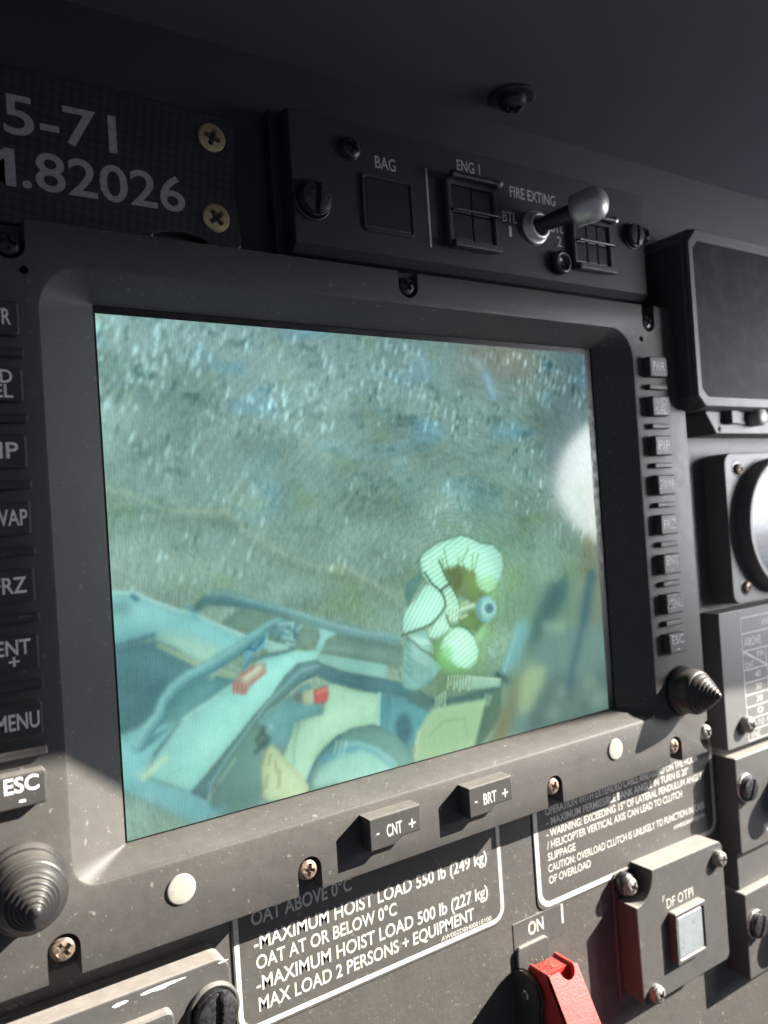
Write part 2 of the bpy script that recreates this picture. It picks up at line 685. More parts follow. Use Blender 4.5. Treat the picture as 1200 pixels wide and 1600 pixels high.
def emask(c, ex, ey, soft=.6):
    a = np.hypot(ex[0] - c[0], ex[1] - c[1]); b = np.hypot(ey[0] - c[0], ey[1] - c[1])
    r = np.hypot((X - c[0]) / a, (Y - c[1]) / b)
    return 1 / (1 + np.exp(np.clip((r - 1) * min(a, b) / (soft * .5), -30, 30)))


pic = np.zeros((NY, NX, 3), np.float32)


def put(m, col, a=1.0):
    global pic
    m = (m * a)[..., None]
    pic = pic * (1 - m) + np.array(col, np.float32) * m


# ground seen from above: teal-grey scrub, blue-white rocks, motion streaks turning about the hoist
gu = np.clip(X / SWm, 0, 1)
gv = np.clip(Y / 110, 0, 1)
c_tl, c_tr = np.array((136, 166, 167)), np.array((112, 136, 140))
c_bl, c_br = np.array((138, 167, 153)), np.array((120, 150, 130))
pic = ((1 - gv)[..., None] * ((1 - gu)[..., None] * c_tl + gu[..., None] * c_tr) +
       gv[..., None] * ((1 - gu)[..., None] * c_bl + gu[..., None] * c_br)).astype(np.float32)
cx0, cy0 = 132, 112
ang = np.arctan2(Y - cy0, X - cx0) * 60
rad = np.hypot(X - cx0, Y - cy0)
big = vnoise(26, 15) * .5 + vnoise(12, 8) * .5
pic += ((big - .5) * 46)[..., None] * np.array((.9, 1, 1.05))
blue = np.clip(vnoise(24, 12) + vnoise(11, 7) - 1.12, 0, 1) * np.clip(1.3 - Y / 70, 0, 1)
pic += blue[..., None] * np.array((-18, 8, 38))
olive = np.clip(vnoise(16, 12) + vnoise(7, 6) - 1.22, 0, 1)
pic += olive[..., None] * np.array((0, 0, -22))
dark = np.clip(vnoise(9, 6) + vnoise(4, 3) * .8 - 1.16, 0, 1) * np.clip(1.25 - Y / 90, .2, 1)
pic -= dark[..., None] * np.array((64, 52, 54))
strk = vnoise(3.2, 1.0, ang, rad) - .5
pic += (strk * 10)[..., None]
# rock glints: short upright strokes in clusters
spark = np.zeros_like(X)
clus = vnoise(22, 14)
k = 0
while k < 1300:
    x, y = rng.random() * SWm, abs(rng.normal(0, 42))
    if y > 88 or clus[int(y / SHm * (NY - 1)), int(x / SWm * (NX - 1))] < .35 + rng.random() * .5: continue
    i, j = int(x / SWm * NX), int(y / SHm * NY)
    ln, wd = int(rng.integers(4, 15)), int(rng.integers(1, 3))
    s = rng.uniform(.15, .75) * (1 if rng.random() < .68 else -.8)
    for q in range(ln):
        jj = min(NY - 1, j + q); ii = max(0, min(NX - 3, i - q // 3))
        spark[jj, ii:ii + wd] += s * (1 - abs(q / ln - .5))
    k += 1
spark = blur(spark, .2) * 2.0
for tr_ in ([(0, 53), (8, 55), (17, 60), (24, 61), (37, 62)], [(37, 61), (46, 70), (57, 77), (68, 82), (79, 85)],
            [(75, 84), (80, 83), (91, 90), (101, 96)]):
    put(lmask(tr_, .9, 1.4), (178, 196, 176), .55)
    put(lmask([(a, b + 3) for a, b in tr_], 4, 3), (98, 118, 92), .25)
put(lmask([(150, 3), (172, 5)], 15, 9), (146, 128, 104), .6)  # brown finger reflection in the glass, painted into the picture
put(lmask([(153, 12), (156, 20)], 3, 1.6), (140, 176, 205), .8)
put(lmask([(146, 6), (151, 9)], 3, 1.6), (160, 175, 180), .6)
put(pmask([(195, 0), (211, 0), (211, 40), (190, 60), (180, 50)], 6), (88, 108, 118), .55)

# aircraft and crew, drawn back to front (millimetres on the screen):
# 'p' polygon, colour, opacity, softness, stripe pattern; 'l' band along a line, width, colour, opacity, softness
N_AIR = 107
OPS = [
    ('p',[(24.0,92.6),(25.8,90.2),(30.5,87.2),(35.0,87.1),(45.3,91.3),(60.0,96.4),(60.5,97.5),(75.8,103.0),(88.8,107.6),(102.5,110.9),(102.3,114.1),(88.6,110.7),(76.9,106.8),(70.6,104.6),(60.4,99.7),(51.4,99.6),(57.1,98.9),(40.4,93.2),(33.6,91.5),(29.1,91.4),(25.6,93.1)],(98,142,148),1,0.6,0),
    ('l',[(30.4,87.9),(35.0,88.0),(45.3,92.0),(60.0,97.1),(75.8,103.8),(88.7,108.3),(102.5,111.6)],1.3,(146,190,190),0.75,1.0),
    ('l',[(30.2,90.7),(40.5,92.7),(57.1,98.3)],0.9,(72,112,122),0.6,0.8),
    ('p',[(33.2,98.1),(40.4,93.5),(59.8,99.2),(50.8,100.3),(43.3,103.5)],(112,142,128),0.9,0.6,0),
    ('p',[(-0.8,83.4),(7.1,84.7),(12.0,87.6),(19.2,91.3),(24.5,93.2),(33.2,98.1),(43.3,103.5),(42.0,105.3),(35.9,108.2),(28.9,110.4),(24.6,108.1),(16.3,102.7),(12.3,100.5),(11.4,98.1),(5.2,99.3),(-1.4,100.6)],(138,198,200),1,0.4,0),
    ('p',[(12.5,97.7),(21.9,99.8),(32.7,105.6),(35.9,108.2),(28.9,110.4),(12.7,101.6)],(176,218,198),0.85,1.6,0),
    ('p',[(-1.5,94.1),(11.4,97.3),(5.2,99.3),(-1.4,100.6)],(118,184,196),0.6,2,0),
    ('l',[(-0.6,83.9),(7.1,85.2),(12.0,88.0),(19.2,91.7),(24.5,93.6),(33.1,98.5),(43.3,103.8)],0.8,(182,226,220),0.8,0.6),
    ('p',[(5.3,89.4),(5.1,89.9),(4.7,90.4),(4.2,90.7),(3.4,91.0),(2.6,91.1),(1.7,91.1),(0.8,90.9),(-0.0,90.6),(-0.7,90.1),(-1.2,89.6),(-1.5,89.1),(-1.6,88.5),(-1.5,88.0),(-1.1,87.5),(-0.5,87.2),(0.2,86.9),(1.0,86.8),(1.9,86.8),(2.8,87.0),(3.6,87.3),(4.3,87.7),(4.9,88.2),(5.2,88.8)],(104,152,156),0.8,1.2,0),
    ('l',[(6.0,85.9),(7.2,87.0)],1.2,(50,92,112),0.85,0.6),
    ('l',[(-0.9,100.4),(5.2,99.4),(11.6,98.5)],1.1,(70,116,134),0.85,0.7),
    ('l',[(23.5,91.5),(25.5,94.9)],1.2,(90,160,180),0.6,0.8),
    ('p',[(-1.1,101.1),(5.6,100.2),(11.8,100.4),(17.9,103.4),(24.5,109.7),(26.6,111.6),(19.4,113.6),(15.5,116.1),(12.0,121.6),(8.7,124.6),(-0.5,126.6)],(80,123,131),1,0.6,0),
    ('p',[(-1.4,109.1),(10.5,113.1),(15.5,116.1),(12.0,121.6),(8.7,124.6),(-0.5,126.6)],(70,112,122),0.6,3,0),
    ('p',[(26.5,113.2),(36.6,115.4),(37.6,117.7),(28.1,122.5),(19.1,126.1),(11.2,126.6),(14.1,122.0),(17.5,117.5)],(88,138,142),1,0.5,0),
    ('p',[(12.8,101.0),(26.8,108.9),(31.6,112.2),(37.8,114.9),(36.5,116.4),(29.9,113.3),(24.5,110.2),(12.2,102.1)],(182,212,182),1,0.35,0),
    ('l',[(13.0,102.1),(26.7,110.0),(36.6,116.0)],0.5,(120,150,130),0.7,0.5),
    ('p',[(-0.5,126.8),(8.2,125.0),(17.0,126.1),(19.2,125.6),(9.6,134.5),(6.7,140.5),(20.9,149.0),(30.9,157.4),(20.3,158.3),(-1.4,142.1)],(122,186,192),1,0.6,0),
    ('p',[(-0.9,142.2),(6.7,140.5),(20.9,149.0),(30.9,157.4),(20.3,158.3)],(110,172,180),0.6,2.5,0),
    ('p',[(4.1,132.6),(9.5,128.8),(16.4,126.7),(11.5,129.8),(6.7,132.8)],(80,136,146),0.9,0.5,0),
    ('p',[(9.1,134.9),(11.9,131.9),(17.5,126.8),(19.1,126.1),(13.4,132.2),(10.1,135.4)],(74,126,136),0.9,0.5,0),
    ('l',[(5.0,131.0),(8.6,126.4),(11.9,123.4),(13.8,119.4),(17.1,115.8),(22.1,113.0),(28.9,110.9),(38.3,106.9),(44.5,104.0),(50.7,101.2),(54.5,100.5)],4.2,(100,156,163),1,0.5),
    ('l',[(4.3,130.1),(7.9,125.5),(11.2,122.6),(13.1,118.5),(16.4,115.0),(21.4,112.1),(28.2,110.0),(37.6,106.1),(43.7,103.1),(49.9,100.3),(53.7,99.6)],1.5,(148,202,202),0.85,0.9),
    ('l',[(6.0,132.2),(9.7,127.6),(13.0,124.7),(14.9,120.6),(18.2,117.1),(23.3,114.2),(30.1,112.2),(39.5,108.2),(45.7,105.2),(52.0,102.5),(55.8,101.8)],0.7,(62,108,120),0.8,0.6),
    ('p',[(5.2,127.5),(5.1,127.6),(5.1,127.7),(5.0,127.7),(4.9,127.8),(4.8,127.8),(4.7,127.8),(4.6,127.8),(4.5,127.7),(4.4,127.6),(4.3,127.5),(4.3,127.4),(4.3,127.3),(4.3,127.2),(4.3,127.1),(4.4,127.0),(4.5,126.9),(4.6,126.9),(4.7,126.9),(4.9,126.9),(5.0,127.0),(5.1,127.1),(5.1,127.2),(5.2,127.3)],(190,226,220),0.8,0.5,0),
    ('p',[(30.4,114.4),(30.3,114.5),(30.2,114.7),(30.0,114.8),(29.7,114.9),(29.4,114.9),(29.1,114.9),(28.8,114.8),(28.5,114.7),(28.2,114.5),(28.1,114.4),(28.0,114.2),(27.9,114.0),(28.0,113.8),(28.1,113.6),(28.3,113.5),(28.6,113.4),(28.9,113.4),(29.2,113.4),(29.5,113.5),(29.8,113.6),(30.0,113.8),(30.2,114.0),(30.3,114.2)],(190,228,226),0.9,0.6,0),
    ('p',[(47.6,110.8),(49.5,110.9),(59.0,110.1),(68.8,111.6),(67.4,114.4),(59.9,114.9),(54.8,118.4),(49.1,124.4),(43.6,128.4),(36.4,134.9),(28.0,142.2),(20.9,149.0),(6.7,140.5),(10.7,134.7),(19.2,125.6),(28.2,121.5),(36.5,117.5),(41.4,114.0)],(150,212,205),1,0.4,0),
    ('p',[(10.7,134.7),(19.2,125.6),(28.1,122.5),(25.5,129.5),(18.4,137.5),(13.9,141.6),(7.2,140.1)],(136,200,200),0.6,3,0),
    ('l',[(19.2,125.6),(28.2,121.5),(36.5,117.5)],0.7,(186,230,222),0.7,0.6),
    ('l',[(5.9,140.7),(12.6,136.7)],2.0,(188,216,182),0.85,0.9),
    ('l',[(4.0,139.3),(7.4,138.1)],1.2,(160,205,190),0.6,0.9),
    ('p',[(36.2,117.5),(38.9,115.2),(43.9,112.7),(48.4,112.3),(48.2,115.6),(43.4,118.7),(40.3,121.5),(36.6,120.3)],(182,162,146),0.95,0.5,0),
    ('l',[(36.7,117.6),(36.3,120.5)],0.6,(188,84,80),0.8,0.4),
    ('l',[(38.1,117.0),(37.7,121.0)],0.6,(188,84,80),0.8,0.4),
    ('l',[(39.5,118.1),(39.1,121.5)],0.6,(188,84,80),0.8,0.4),
    ('l',[(40.8,118.8),(40.3,121.5)],0.6,(188,84,80),0.8,0.4),
    ('l',[(42.3,118.5),(47.8,115.6)],0.6,(188,84,80),0.8,0.4),
    ('l',[(39.5,115.3),(43.8,113.5)],0.6,(188,84,80),0.8,0.4),
    ('l',[(40.6,116.6),(45.9,113.9)],1.5,(216,222,186),0.85,0.6),
    ('p',[(40.9,108.1),(46.2,105.0),(48.7,103.4),(49.3,108.0),(44.1,108.6),(42.1,111.9),(40.2,113.8)],(118,188,206),1,0.4,0),
    ('l',[(42.3,107.0),(44.5,107.8),(48.3,104.5)],0.8,(50,98,124),0.9,0.4),
    ('l',[(40.9,112.8),(42.8,110.9),(47.6,110.5),(56.9,109.9),(59.1,108.8)],1.1,(84,130,138),0.85,0.5),
    ('p',[(48.9,105.0),(57.1,107.9),(57.1,109.5),(49.2,109.5)],(172,224,216),1,0.4,0),
    ('p',[(47.7,102.4),(52.6,99.8),(60.4,99.7),(63.2,102.8),(59.8,107.8),(56.8,107.9),(52.2,105.1)],(96,140,144),1,0.7,0),
    ('l',[(49.4,103.1),(48.5,107.3)],0.7,(176,222,224),0.7,0.5),
    ('l',[(54.3,100.6),(59.1,100.9)],0.7,(176,222,224),0.7,0.5),
    ('l',[(53.6,102.3),(57.1,103.6)],0.7,(176,222,224),0.7,0.5),
    ('l',[(59.0,101.7),(58.2,105.4)],0.7,(176,222,224),0.7,0.5),
    ('l',[(60.1,104.0),(62.0,102.6)],0.7,(176,222,224),0.7,0.5),
    ('l',[(55.2,105.0),(59.3,106.6)],0.7,(176,222,224),0.7,0.5),
    ('l',[(56.2,107.3),(59.2,108.3)],0.7,(176,222,224),0.7,0.5),
    ('l',[(51.9,101.3),(55.3,103.4)],0.7,(58,94,104),0.7,0.5),
    ('l',[(57.2,102.0),(60.6,105.2)],0.7,(58,94,104),0.7,0.5),
    ('l',[(54.0,104.3),(52.7,106.3)],0.7,(58,94,104),0.7,0.5),
    ('l',[(59.5,102.9),(59.9,106.2)],0.7,(58,94,104),0.7,0.5),
    ('p',[(68.5,107.4),(68.3,108.3),(67.8,109.1),(67.1,109.8),(66.2,110.2),(65.1,110.4),(64.0,110.4),(63.0,110.1),(62.0,109.6),(61.2,108.9),(60.6,108.1),(60.2,107.2),(60.2,106.2),(60.4,105.3),(60.8,104.5),(61.5,103.9),(62.4,103.4),(63.5,103.2),(64.6,103.2),(65.6,103.5),(66.6,104.0),(67.4,104.6),(68.1,105.5),(68.4,106.4)],(116,144,130),1,0.7,0),
    ('p',[(69.0,109.1),(76.8,107.4),(95.3,112.8),(103.6,115.8),(101.5,123.2),(96.0,121.1),(75.0,114.7),(70.0,113.2)],(106,138,126),1,0.6,0),
    ('l',[(71.4,111.1),(82.9,113.9),(94.9,117.7)],1.2,(134,168,152),0.6,1.2),
    ('l',[(76.8,108.1),(88.5,111.6),(102.2,115.6)],1.6,(82,116,112),0.6,1.0),
    ('p',[(68.7,103.4),(76.2,106.6),(71.6,108.1),(69.5,112.1),(66.8,111.0),(69.3,107.0)],(152,212,212),1,0.4,0),
    ('p',[(68.7,112.8),(75.0,114.6),(96.0,121.0),(95.1,125.8),(81.0,121.3),(67.3,115.1)],(154,208,198),1,0.4,0),
    ('l',[(69.9,114.3),(81.3,118.0),(95.4,122.2)],0.4,(112,160,158),0.6,0.4),
    ('l',[(69.8,115.6),(81.2,119.2),(95.3,123.5)],0.4,(112,160,158),0.6,0.4),
    ('l',[(69.7,116.6),(81.1,120.3),(95.2,124.6)],0.4,(112,160,158),0.6,0.4),
    ('p',[(67.3,115.4),(78.4,120.6),(95.6,126.0),(103.2,129.1),(112.2,135.7),(118.7,139.9),(99.4,132.7),(87.1,129.2),(72.4,123.4),(66.9,120.1),(61.9,120.4)],(78,120,127),1,0.5,0),
    ('p',[(68.0,114.8),(59.9,114.9),(54.8,118.4),(49.1,124.4),(43.6,128.7),(27.9,142.5),(20.1,148.8),(25.3,152.5),(29.4,146.3),(35.5,139.6),(47.1,128.8),(54.5,123.5),(61.9,120.4),(67.7,118.6)],(84,126,130),1,0.45,0),
    ('l',[(67.8,116.7),(61.0,117.2),(55.2,121.2),(47.2,126.7),(32.6,141.1),(27.1,147.4),(25.6,152.3)],0.9,(128,172,172),0.8,0.5),
    ('l',[(67.0,118.8),(58.8,121.8),(50.1,127.2)],0.7,(60,96,102),0.8,0.5),
    ('p',[(43.4,131.8),(50.6,127.3),(58.6,124.5),(61.2,122.2),(64.0,122.4),(68.8,133.4),(59.1,134.0),(54.3,142.5),(48.6,140.2),(42.7,141.6)],(104,154,156),1,0.5,0),
    ('p',[(29.4,146.3),(36.2,139.2),(43.4,130.9),(47.4,139.4),(50.1,145.6),(44.7,152.7),(42.4,159.8),(32.5,159.9),(26.1,154.0)],(96,134,126),1,0.6,0),
    ('l',[(29.9,147.5),(35.4,141.8)],0.8,(150,185,172),0.7,0.6),
    ('p',[(32.6,157.0),(32.5,157.3),(32.3,157.5),(31.9,157.7),(31.3,157.7),(30.7,157.7),(30.0,157.5),(29.4,157.3),(28.8,157.1),(28.3,156.7),(27.9,156.4),(27.7,156.1),(27.6,155.7),(27.7,155.5),(28.0,155.2),(28.4,155.1),(28.9,155.1),(29.6,155.1),(30.2,155.2),(30.9,155.4),(31.5,155.7),(32.0,156.0),(32.3,156.4),(32.6,156.7)],(120,186,200),0.8,1,0),
    ('p',[(71.4,123.3),(83.2,128.2),(91.8,130.9),(90.7,141.1),(79.6,140.6),(71.6,142.9),(65.0,147.0),(61.7,153.4),(60.8,157.8),(52.1,157.2),(51.7,145.2),(54.3,142.0),(59.1,134.3),(68.5,133.5)],(174,216,186),1,0.4,0),
    ('l',[(59.2,134.6),(56.8,141.4),(55.8,148.7)],0.5,(126,166,146),0.8,0.4),
    ('l',[(57.9,134.6),(54.6,142.0)],0.4,(206,232,204),0.8,0.4),
    ('p',[(46.2,140.8),(48.6,139.7),(52.9,145.4),(61.5,156.0),(60.4,158.7),(46.7,158.3),(44.0,156.0),(44.2,145.6)],(186,202,156),1,0.5,0),
    ('l',[(46.2,141.3),(44.7,145.7)],0.7,(120,116,84),0.6,0.5),
    ('l',[(47.8,143.2),(47.0,146.2)],0.7,(120,116,84),0.6,0.5),
    ('l',[(49.4,145.7),(49.7,149.5)],0.7,(120,116,84),0.6,0.5),
    ('l',[(46.2,149.7),(45.3,153.2)],0.7,(120,116,84),0.6,0.5),
    ('l',[(50.9,149.2),(49.9,154.3)],0.7,(120,116,84),0.6,0.5),
    ('l',[(42.8,141.1),(46.3,139.2)],1.6,(54,78,76),0.75,0.7),
    ('l',[(43.6,137.1),(46.0,134.9)],1.6,(54,78,76),0.75,0.7),
    ('l',[(46.5,136.6),(45.6,133.8)],1.6,(54,78,76),0.75,0.7),
    ('l',[(44.0,139.2),(47.6,137.9)],1.6,(54,78,76),0.75,0.7),
    ('p',[(49.5,134.1),(49.5,134.3),(49.4,134.5),(49.3,134.6),(49.1,134.7),(48.9,134.7),(48.7,134.7),(48.5,134.6),(48.3,134.5),(48.1,134.4),(48.0,134.2),(47.9,134.0),(47.9,133.8),(48.0,133.6),(48.0,133.5),(48.2,133.3),(48.4,133.3),(48.6,133.2),(48.8,133.2),(49.0,133.3),(49.2,133.4),(49.3,133.6),(49.4,133.8),(49.5,133.9)],(200,230,224),0.9,0.4,0),
    ('p',[(47.8,135.3),(47.7,135.4),(47.7,135.6),(47.6,135.7),(47.4,135.8),(47.3,135.8),(47.1,135.8),(47.0,135.7),(46.9,135.6),(46.8,135.5),(46.7,135.4),(46.6,135.2),(46.6,135.0),(46.6,134.9),(46.7,134.7),(46.8,134.6),(46.9,134.6),(47.1,134.5),(47.2,134.5),(47.4,134.6),(47.5,134.7),(47.6,134.8),(47.7,134.9),(47.7,135.1)],(190,225,215),0.8,0.4,0),
    ('p',[(45.4,141.6),(45.4,141.8),(45.3,141.9),(45.2,142.0),(45.0,142.0),(44.9,142.0),(44.7,142.0),(44.5,142.0),(44.4,141.9),(44.2,141.8),(44.1,141.6),(44.1,141.5),(44.1,141.4),(44.1,141.2),(44.2,141.1),(44.3,141.0),(44.4,141.0),(44.6,141.0),(44.8,141.0),(44.9,141.0),(45.1,141.1),(45.2,141.2),(45.3,141.4),(45.4,141.5)],(190,215,200),0.7,0.4,0),
    ('p',[(91.8,130.4),(112.2,136.3),(117.9,139.8),(111.5,144.6),(105.7,151.8),(99.2,152.7),(90.6,142.8)],(92,150,158),1,0.5,0),
    ('l',[(91.9,130.8),(90.7,141.4)],1.3,(172,222,218),0.9,0.5),
    ('l',[(95.9,131.6),(94.4,143.0)],0.6,(66,118,132),0.7,0.6),
    ('p',[(105.0,146.3),(104.8,147.7),(104.3,149.0),(103.6,150.1),(102.8,150.8),(101.8,151.2),(100.9,151.2),(99.9,150.8),(99.1,150.1),(98.4,149.0),(97.9,147.7),(97.7,146.3),(97.7,144.8),(97.9,143.4),(98.4,142.1),(99.1,141.0),(99.9,140.3),(100.8,139.9),(101.8,139.9),(102.7,140.2),(103.6,141.0),(104.3,142.0),(104.8,143.3),(105.0,144.8)],(62,104,114),0.9,1.0,0),
    ('l',[(111.7,144.0),(106.5,151.6)],0.9,(156,208,206),0.85,0.5),
    ('p',[(60.7,155.0),(62.8,150.9),(67.5,146.4),(72.9,142.6),(79.5,140.7),(87.6,141.2),(96.9,145.8),(103.5,153.1),(105.8,159.5),(97.2,159.3),(61.7,158.0)],(100,142,136),1,0.5,0),
    ('p',[(62.6,155.7),(65.9,151.6),(70.5,148.8),(76.5,145.9),(82.4,146.6),(89.6,150.4),(95.4,156.3),(96.7,159.2),(62.9,158.1)],(152,202,186),1,0.6,0),
    ('l',[(61.0,154.8),(63.5,150.5),(68.2,146.0),(74.2,142.4)],1.2,(68,114,126),0.9,0.6),
    ('l',[(67.9,149.3),(73.8,147.5),(80.3,147.8)],2.6,(84,146,172),0.75,1.2),
    ('l',[(76.5,145.6),(82.4,146.6),(89.6,150.2),(96.7,156.9)],1.3,(150,204,206),0.8,0.7),
    ('l',[(82.3,147.9),(88.8,151.6),(95.2,158.0)],1.0,(92,166,188),0.7,0.8),
    ('l',[(73.1,144.0),(71.8,147.9)],0.6,(196,226,220),0.7,0.4),
    ('l',[(75.0,144.4),(73.7,148.4)],0.6,(196,226,220),0.7,0.4),
    ('l',[(76.8,144.8),(75.5,148.7)],0.6,(196,226,220),0.7,0.4),
    ('p',[(61.4,126.6),(61.3,126.9),(61.1,127.2),(60.8,127.5),(60.4,127.6),(59.9,127.7),(59.5,127.7),(59.0,127.5),(58.6,127.3),(58.2,127.0),(58.0,126.7),(57.8,126.3),(57.8,125.9),(57.9,125.6),(58.1,125.3),(58.4,125.0),(58.8,124.9),(59.2,124.8),(59.7,124.9),(60.1,125.0),(60.6,125.2),(60.9,125.5),(61.2,125.8),(61.3,126.2)],(128,78,72),0.7,1.0,0),
    ('p',[(64.3,127.1),(64.2,127.8),(64.0,128.4),(63.7,128.9),(63.3,129.3),(62.8,129.5),(62.4,129.5),(62.0,129.3),(61.6,129.0),(61.3,128.5),(61.0,127.9),(60.9,127.2),(60.9,126.5),(61.0,125.8),(61.2,125.2),(61.5,124.7),(61.9,124.3),(62.3,124.1),(62.8,124.1),(63.2,124.3),(63.6,124.6),(63.9,125.1),(64.2,125.7),(64.3,126.4)],(190,202,160),1,0.4,0),
    ('p',[(65.6,126.9),(65.5,127.6),(65.3,128.2),(65.1,128.7),(64.8,129.1),(64.5,129.3),(64.1,129.4),(63.8,129.2),(63.6,128.9),(63.3,128.4),(63.2,127.8),(63.1,127.2),(63.1,126.5),(63.2,125.8),(63.4,125.1),(63.6,124.6),(63.9,124.2),(64.2,124.0),(64.5,124.0),(64.8,124.1),(65.1,124.4),(65.3,124.9),(65.5,125.5),(65.6,126.2)],(214,222,188),1,0.4,0),
    ('p',[(65.5,124.9),(70.4,124.1),(71.2,126.8),(70.3,129.5),(65.2,129.7)],(214,98,92),1,0.4,0),
    ('l',[(66.8,125.9),(70.3,125.4)],0.9,(236,150,138),0.8,0.5),
    ('p',[(105.7,95.7),(106.6,92.2),(113.5,88.8),(115.4,89.9),(112.5,93.7),(106.4,101.2)],(100,146,138),0.95,0.6,0),
    ('p',[(114.0,82.7),(115.8,81.2),(121.7,78.6),(127.7,77.0),(134.3,75.9),(141.4,78.3),(145.6,80.5),(150.6,80.9),(154.2,84.3),(155.1,89.3),(153.4,94.0),(150.4,98.1),(145.8,99.8),(141.6,97.9),(139.7,94.6),(139.7,91.3),(136.2,89.3),(131.5,87.5),(127.3,88.3),(124.6,89.2),(125.8,91.8),(127.5,94.3),(124.3,95.9),(122.5,96.7),(118.7,93.9),(115.0,90.3),(114.1,86.4)],(120,170,130),0.5,1.4,0),
    ('p',[(114.0,82.7),(115.8,81.2),(121.7,78.6),(127.7,77.0),(134.3,75.9),(141.4,78.3),(145.6,80.5),(150.6,80.9),(154.2,84.3),(155.1,89.3),(153.4,94.0),(150.4,98.1),(145.8,99.8),(141.6,97.9),(139.7,94.6),(139.7,91.3),(136.2,89.3),(131.5,87.5),(127.3,88.3),(124.6,89.2),(125.8,91.8),(127.5,94.3),(124.3,95.9),(122.5,96.7),(118.7,93.9),(115.0,90.3),(114.1,86.4)],(148,214,188),1,0.3,1),
    ('l',[(112.3,84.6),(115.2,81.7),(121.7,78.5),(124.7,77.4),(130.6,76.7),(134.3,75.8),(138.5,76.8),(143.8,79.7),(150.0,80.6),(153.6,83.6)],0.35,(70,112,98),0.85,0.35),
    ('p',[(124.3,88.6),(127.3,88.3),(131.5,87.5),(136.2,89.5),(140.2,91.8),(139.6,95.1),(142.1,98.4),(146.3,100.3),(141.7,102.9),(138.0,103.2),(132.2,100.1),(130.0,98.8),(127.9,95.3),(125.8,91.8)],(116,140,98),1,0.6,0),
    ('p',[(127.0,88.8),(132.1,88.0),(133.9,91.7),(132.6,96.3),(130.1,97.2),(128.0,93.9)],(102,120,78),0.8,0.8,0),
    ('p',[(135.5,89.9),(140.3,91.3),(141.5,98.1),(138.2,100.6),(135.7,94.7)],(140,172,92),0.7,1.2,0),
    ('l',[(125.6,80.9),(126.8,87.5)],0.4,(104,140,88),0.85,0.35),
    ('l',[(122.6,84.6),(126.0,90.0)],0.4,(104,140,88),0.85,0.35),
    ('l',[(137.6,81.4),(133.7,86.5)],0.4,(104,140,88),0.85,0.35),
    ('l',[(132.7,85.0),(131.9,88.2)],0.4,(104,140,88),0.85,0.35),
    ('l',[(139.7,84.1),(138.6,90.7)],0.4,(104,140,88),0.85,0.35),
    ('l',[(142.5,84.1),(139.4,91.3)],0.4,(104,140,88),0.85,0.35),
    ('l',[(124.2,83.8),(125.0,87.1)],0.4,(104,140,88),0.85,0.35),
    ('l',[(134.6,87.0),(134.7,90.8)],0.4,(104,140,88),0.85,0.35),
    ('l',[(128.7,85.6),(128.4,88.8)],0.4,(196,240,190),0.7,0.35),
    ('l',[(130.5,85.7),(130.1,88.5)],0.4,(196,240,190),0.7,0.35),
    ('l',[(136.4,86.3),(136.1,90.0)],0.4,(196,240,190),0.7,0.35),
    ('l',[(138.0,86.4),(137.4,90.6)],0.4,(196,240,190),0.7,0.35),
    ('p',[(152.2,97.3),(151.9,98.0),(151.2,98.7),(150.2,99.2),(148.9,99.5),(147.5,99.6),(145.9,99.6),(144.4,99.3),(143.0,98.9),(141.8,98.3),(141.0,97.6),(140.4,96.9),(140.3,96.1),(140.6,95.4),(141.2,94.8),(142.2,94.3),(143.4,93.9),(144.9,93.8),(146.4,93.8),(147.9,94.1),(149.4,94.5),(150.6,95.1),(151.5,95.8),(152.0,96.5)],(172,226,140),0.55,1.8,0),
    ('p',[(123.1,96.7),(127.5,94.7),(130.1,99.4),(130.9,103.6),(132.0,106.7),(129.7,109.3),(125.9,108.5),(124.3,104.0),(124.4,99.8)],(148,206,176),1,0.35,1),
    ('l',[(125.4,103.4),(124.5,108.4)],0.4,(206,232,196),0.8,0.3),
    ('l',[(126.1,103.9),(125.4,108.5)],0.3,(104,134,96),0.7,0.3),
    ('l',[(127.2,103.6),(126.3,108.6)],0.4,(206,232,196),0.8,0.3),
    ('l',[(127.8,104.1),(127.1,108.7)],0.3,(104,134,96),0.7,0.3),
    ('l',[(128.9,103.8),(128.0,108.8)],0.4,(206,232,196),0.8,0.3),
    ('l',[(129.6,104.4),(128.9,108.9)],0.3,(104,134,96),0.7,0.3),
    ('l',[(130.4,104.0),(129.5,109.0)],0.4,(206,232,196),0.8,0.3),
    ('l',[(131.1,104.5),(130.3,109.1)],0.3,(104,134,96),0.7,0.3),
    ('p',[(118.7,93.9),(122.5,96.7),(124.4,100.0),(124.2,103.7),(119.9,107.3),(115.7,109.5),(109.5,110.2),(104.2,110.9),(103.5,107.9),(104.6,103.6),(106.9,101.2),(112.2,97.3),(115.6,93.8)],(148,212,190),1,0.3,2),
    ('l',[(104.6,103.2),(103.4,107.5),(104.0,110.9)],0.4,(86,130,118),0.7,0.4),
    ('p',[(124.4,103.7),(125.0,108.4),(126.6,111.5),(122.9,113.0),(118.7,114.7),(115.4,113.4),(115.6,110.9),(119.8,107.8)],(150,212,184),1,0.4,2),
    ('p',[(115.8,114.8),(121.6,114.7),(122.5,117.3),(119.9,120.6),(116.1,118.2)],(126,164,122),0.9,0.8,0),
    ('p',[(105.6,111.6),(114.5,110.7),(116.1,114.6),(116.7,118.5),(114.9,119.9),(118.9,122.8),(121.2,125.6),(115.8,129.5),(111.7,131.1),(107.7,132.3),(102.9,130.6),(101.5,126.9),(104.0,123.6),(104.1,116.9)],(146,198,190),1,0.4,0),
    ('l',[(105.1,111.9),(108.6,114.9),(112.9,116.6),(116.5,116.7)],0.35,(78,118,112),0.7,0.3),
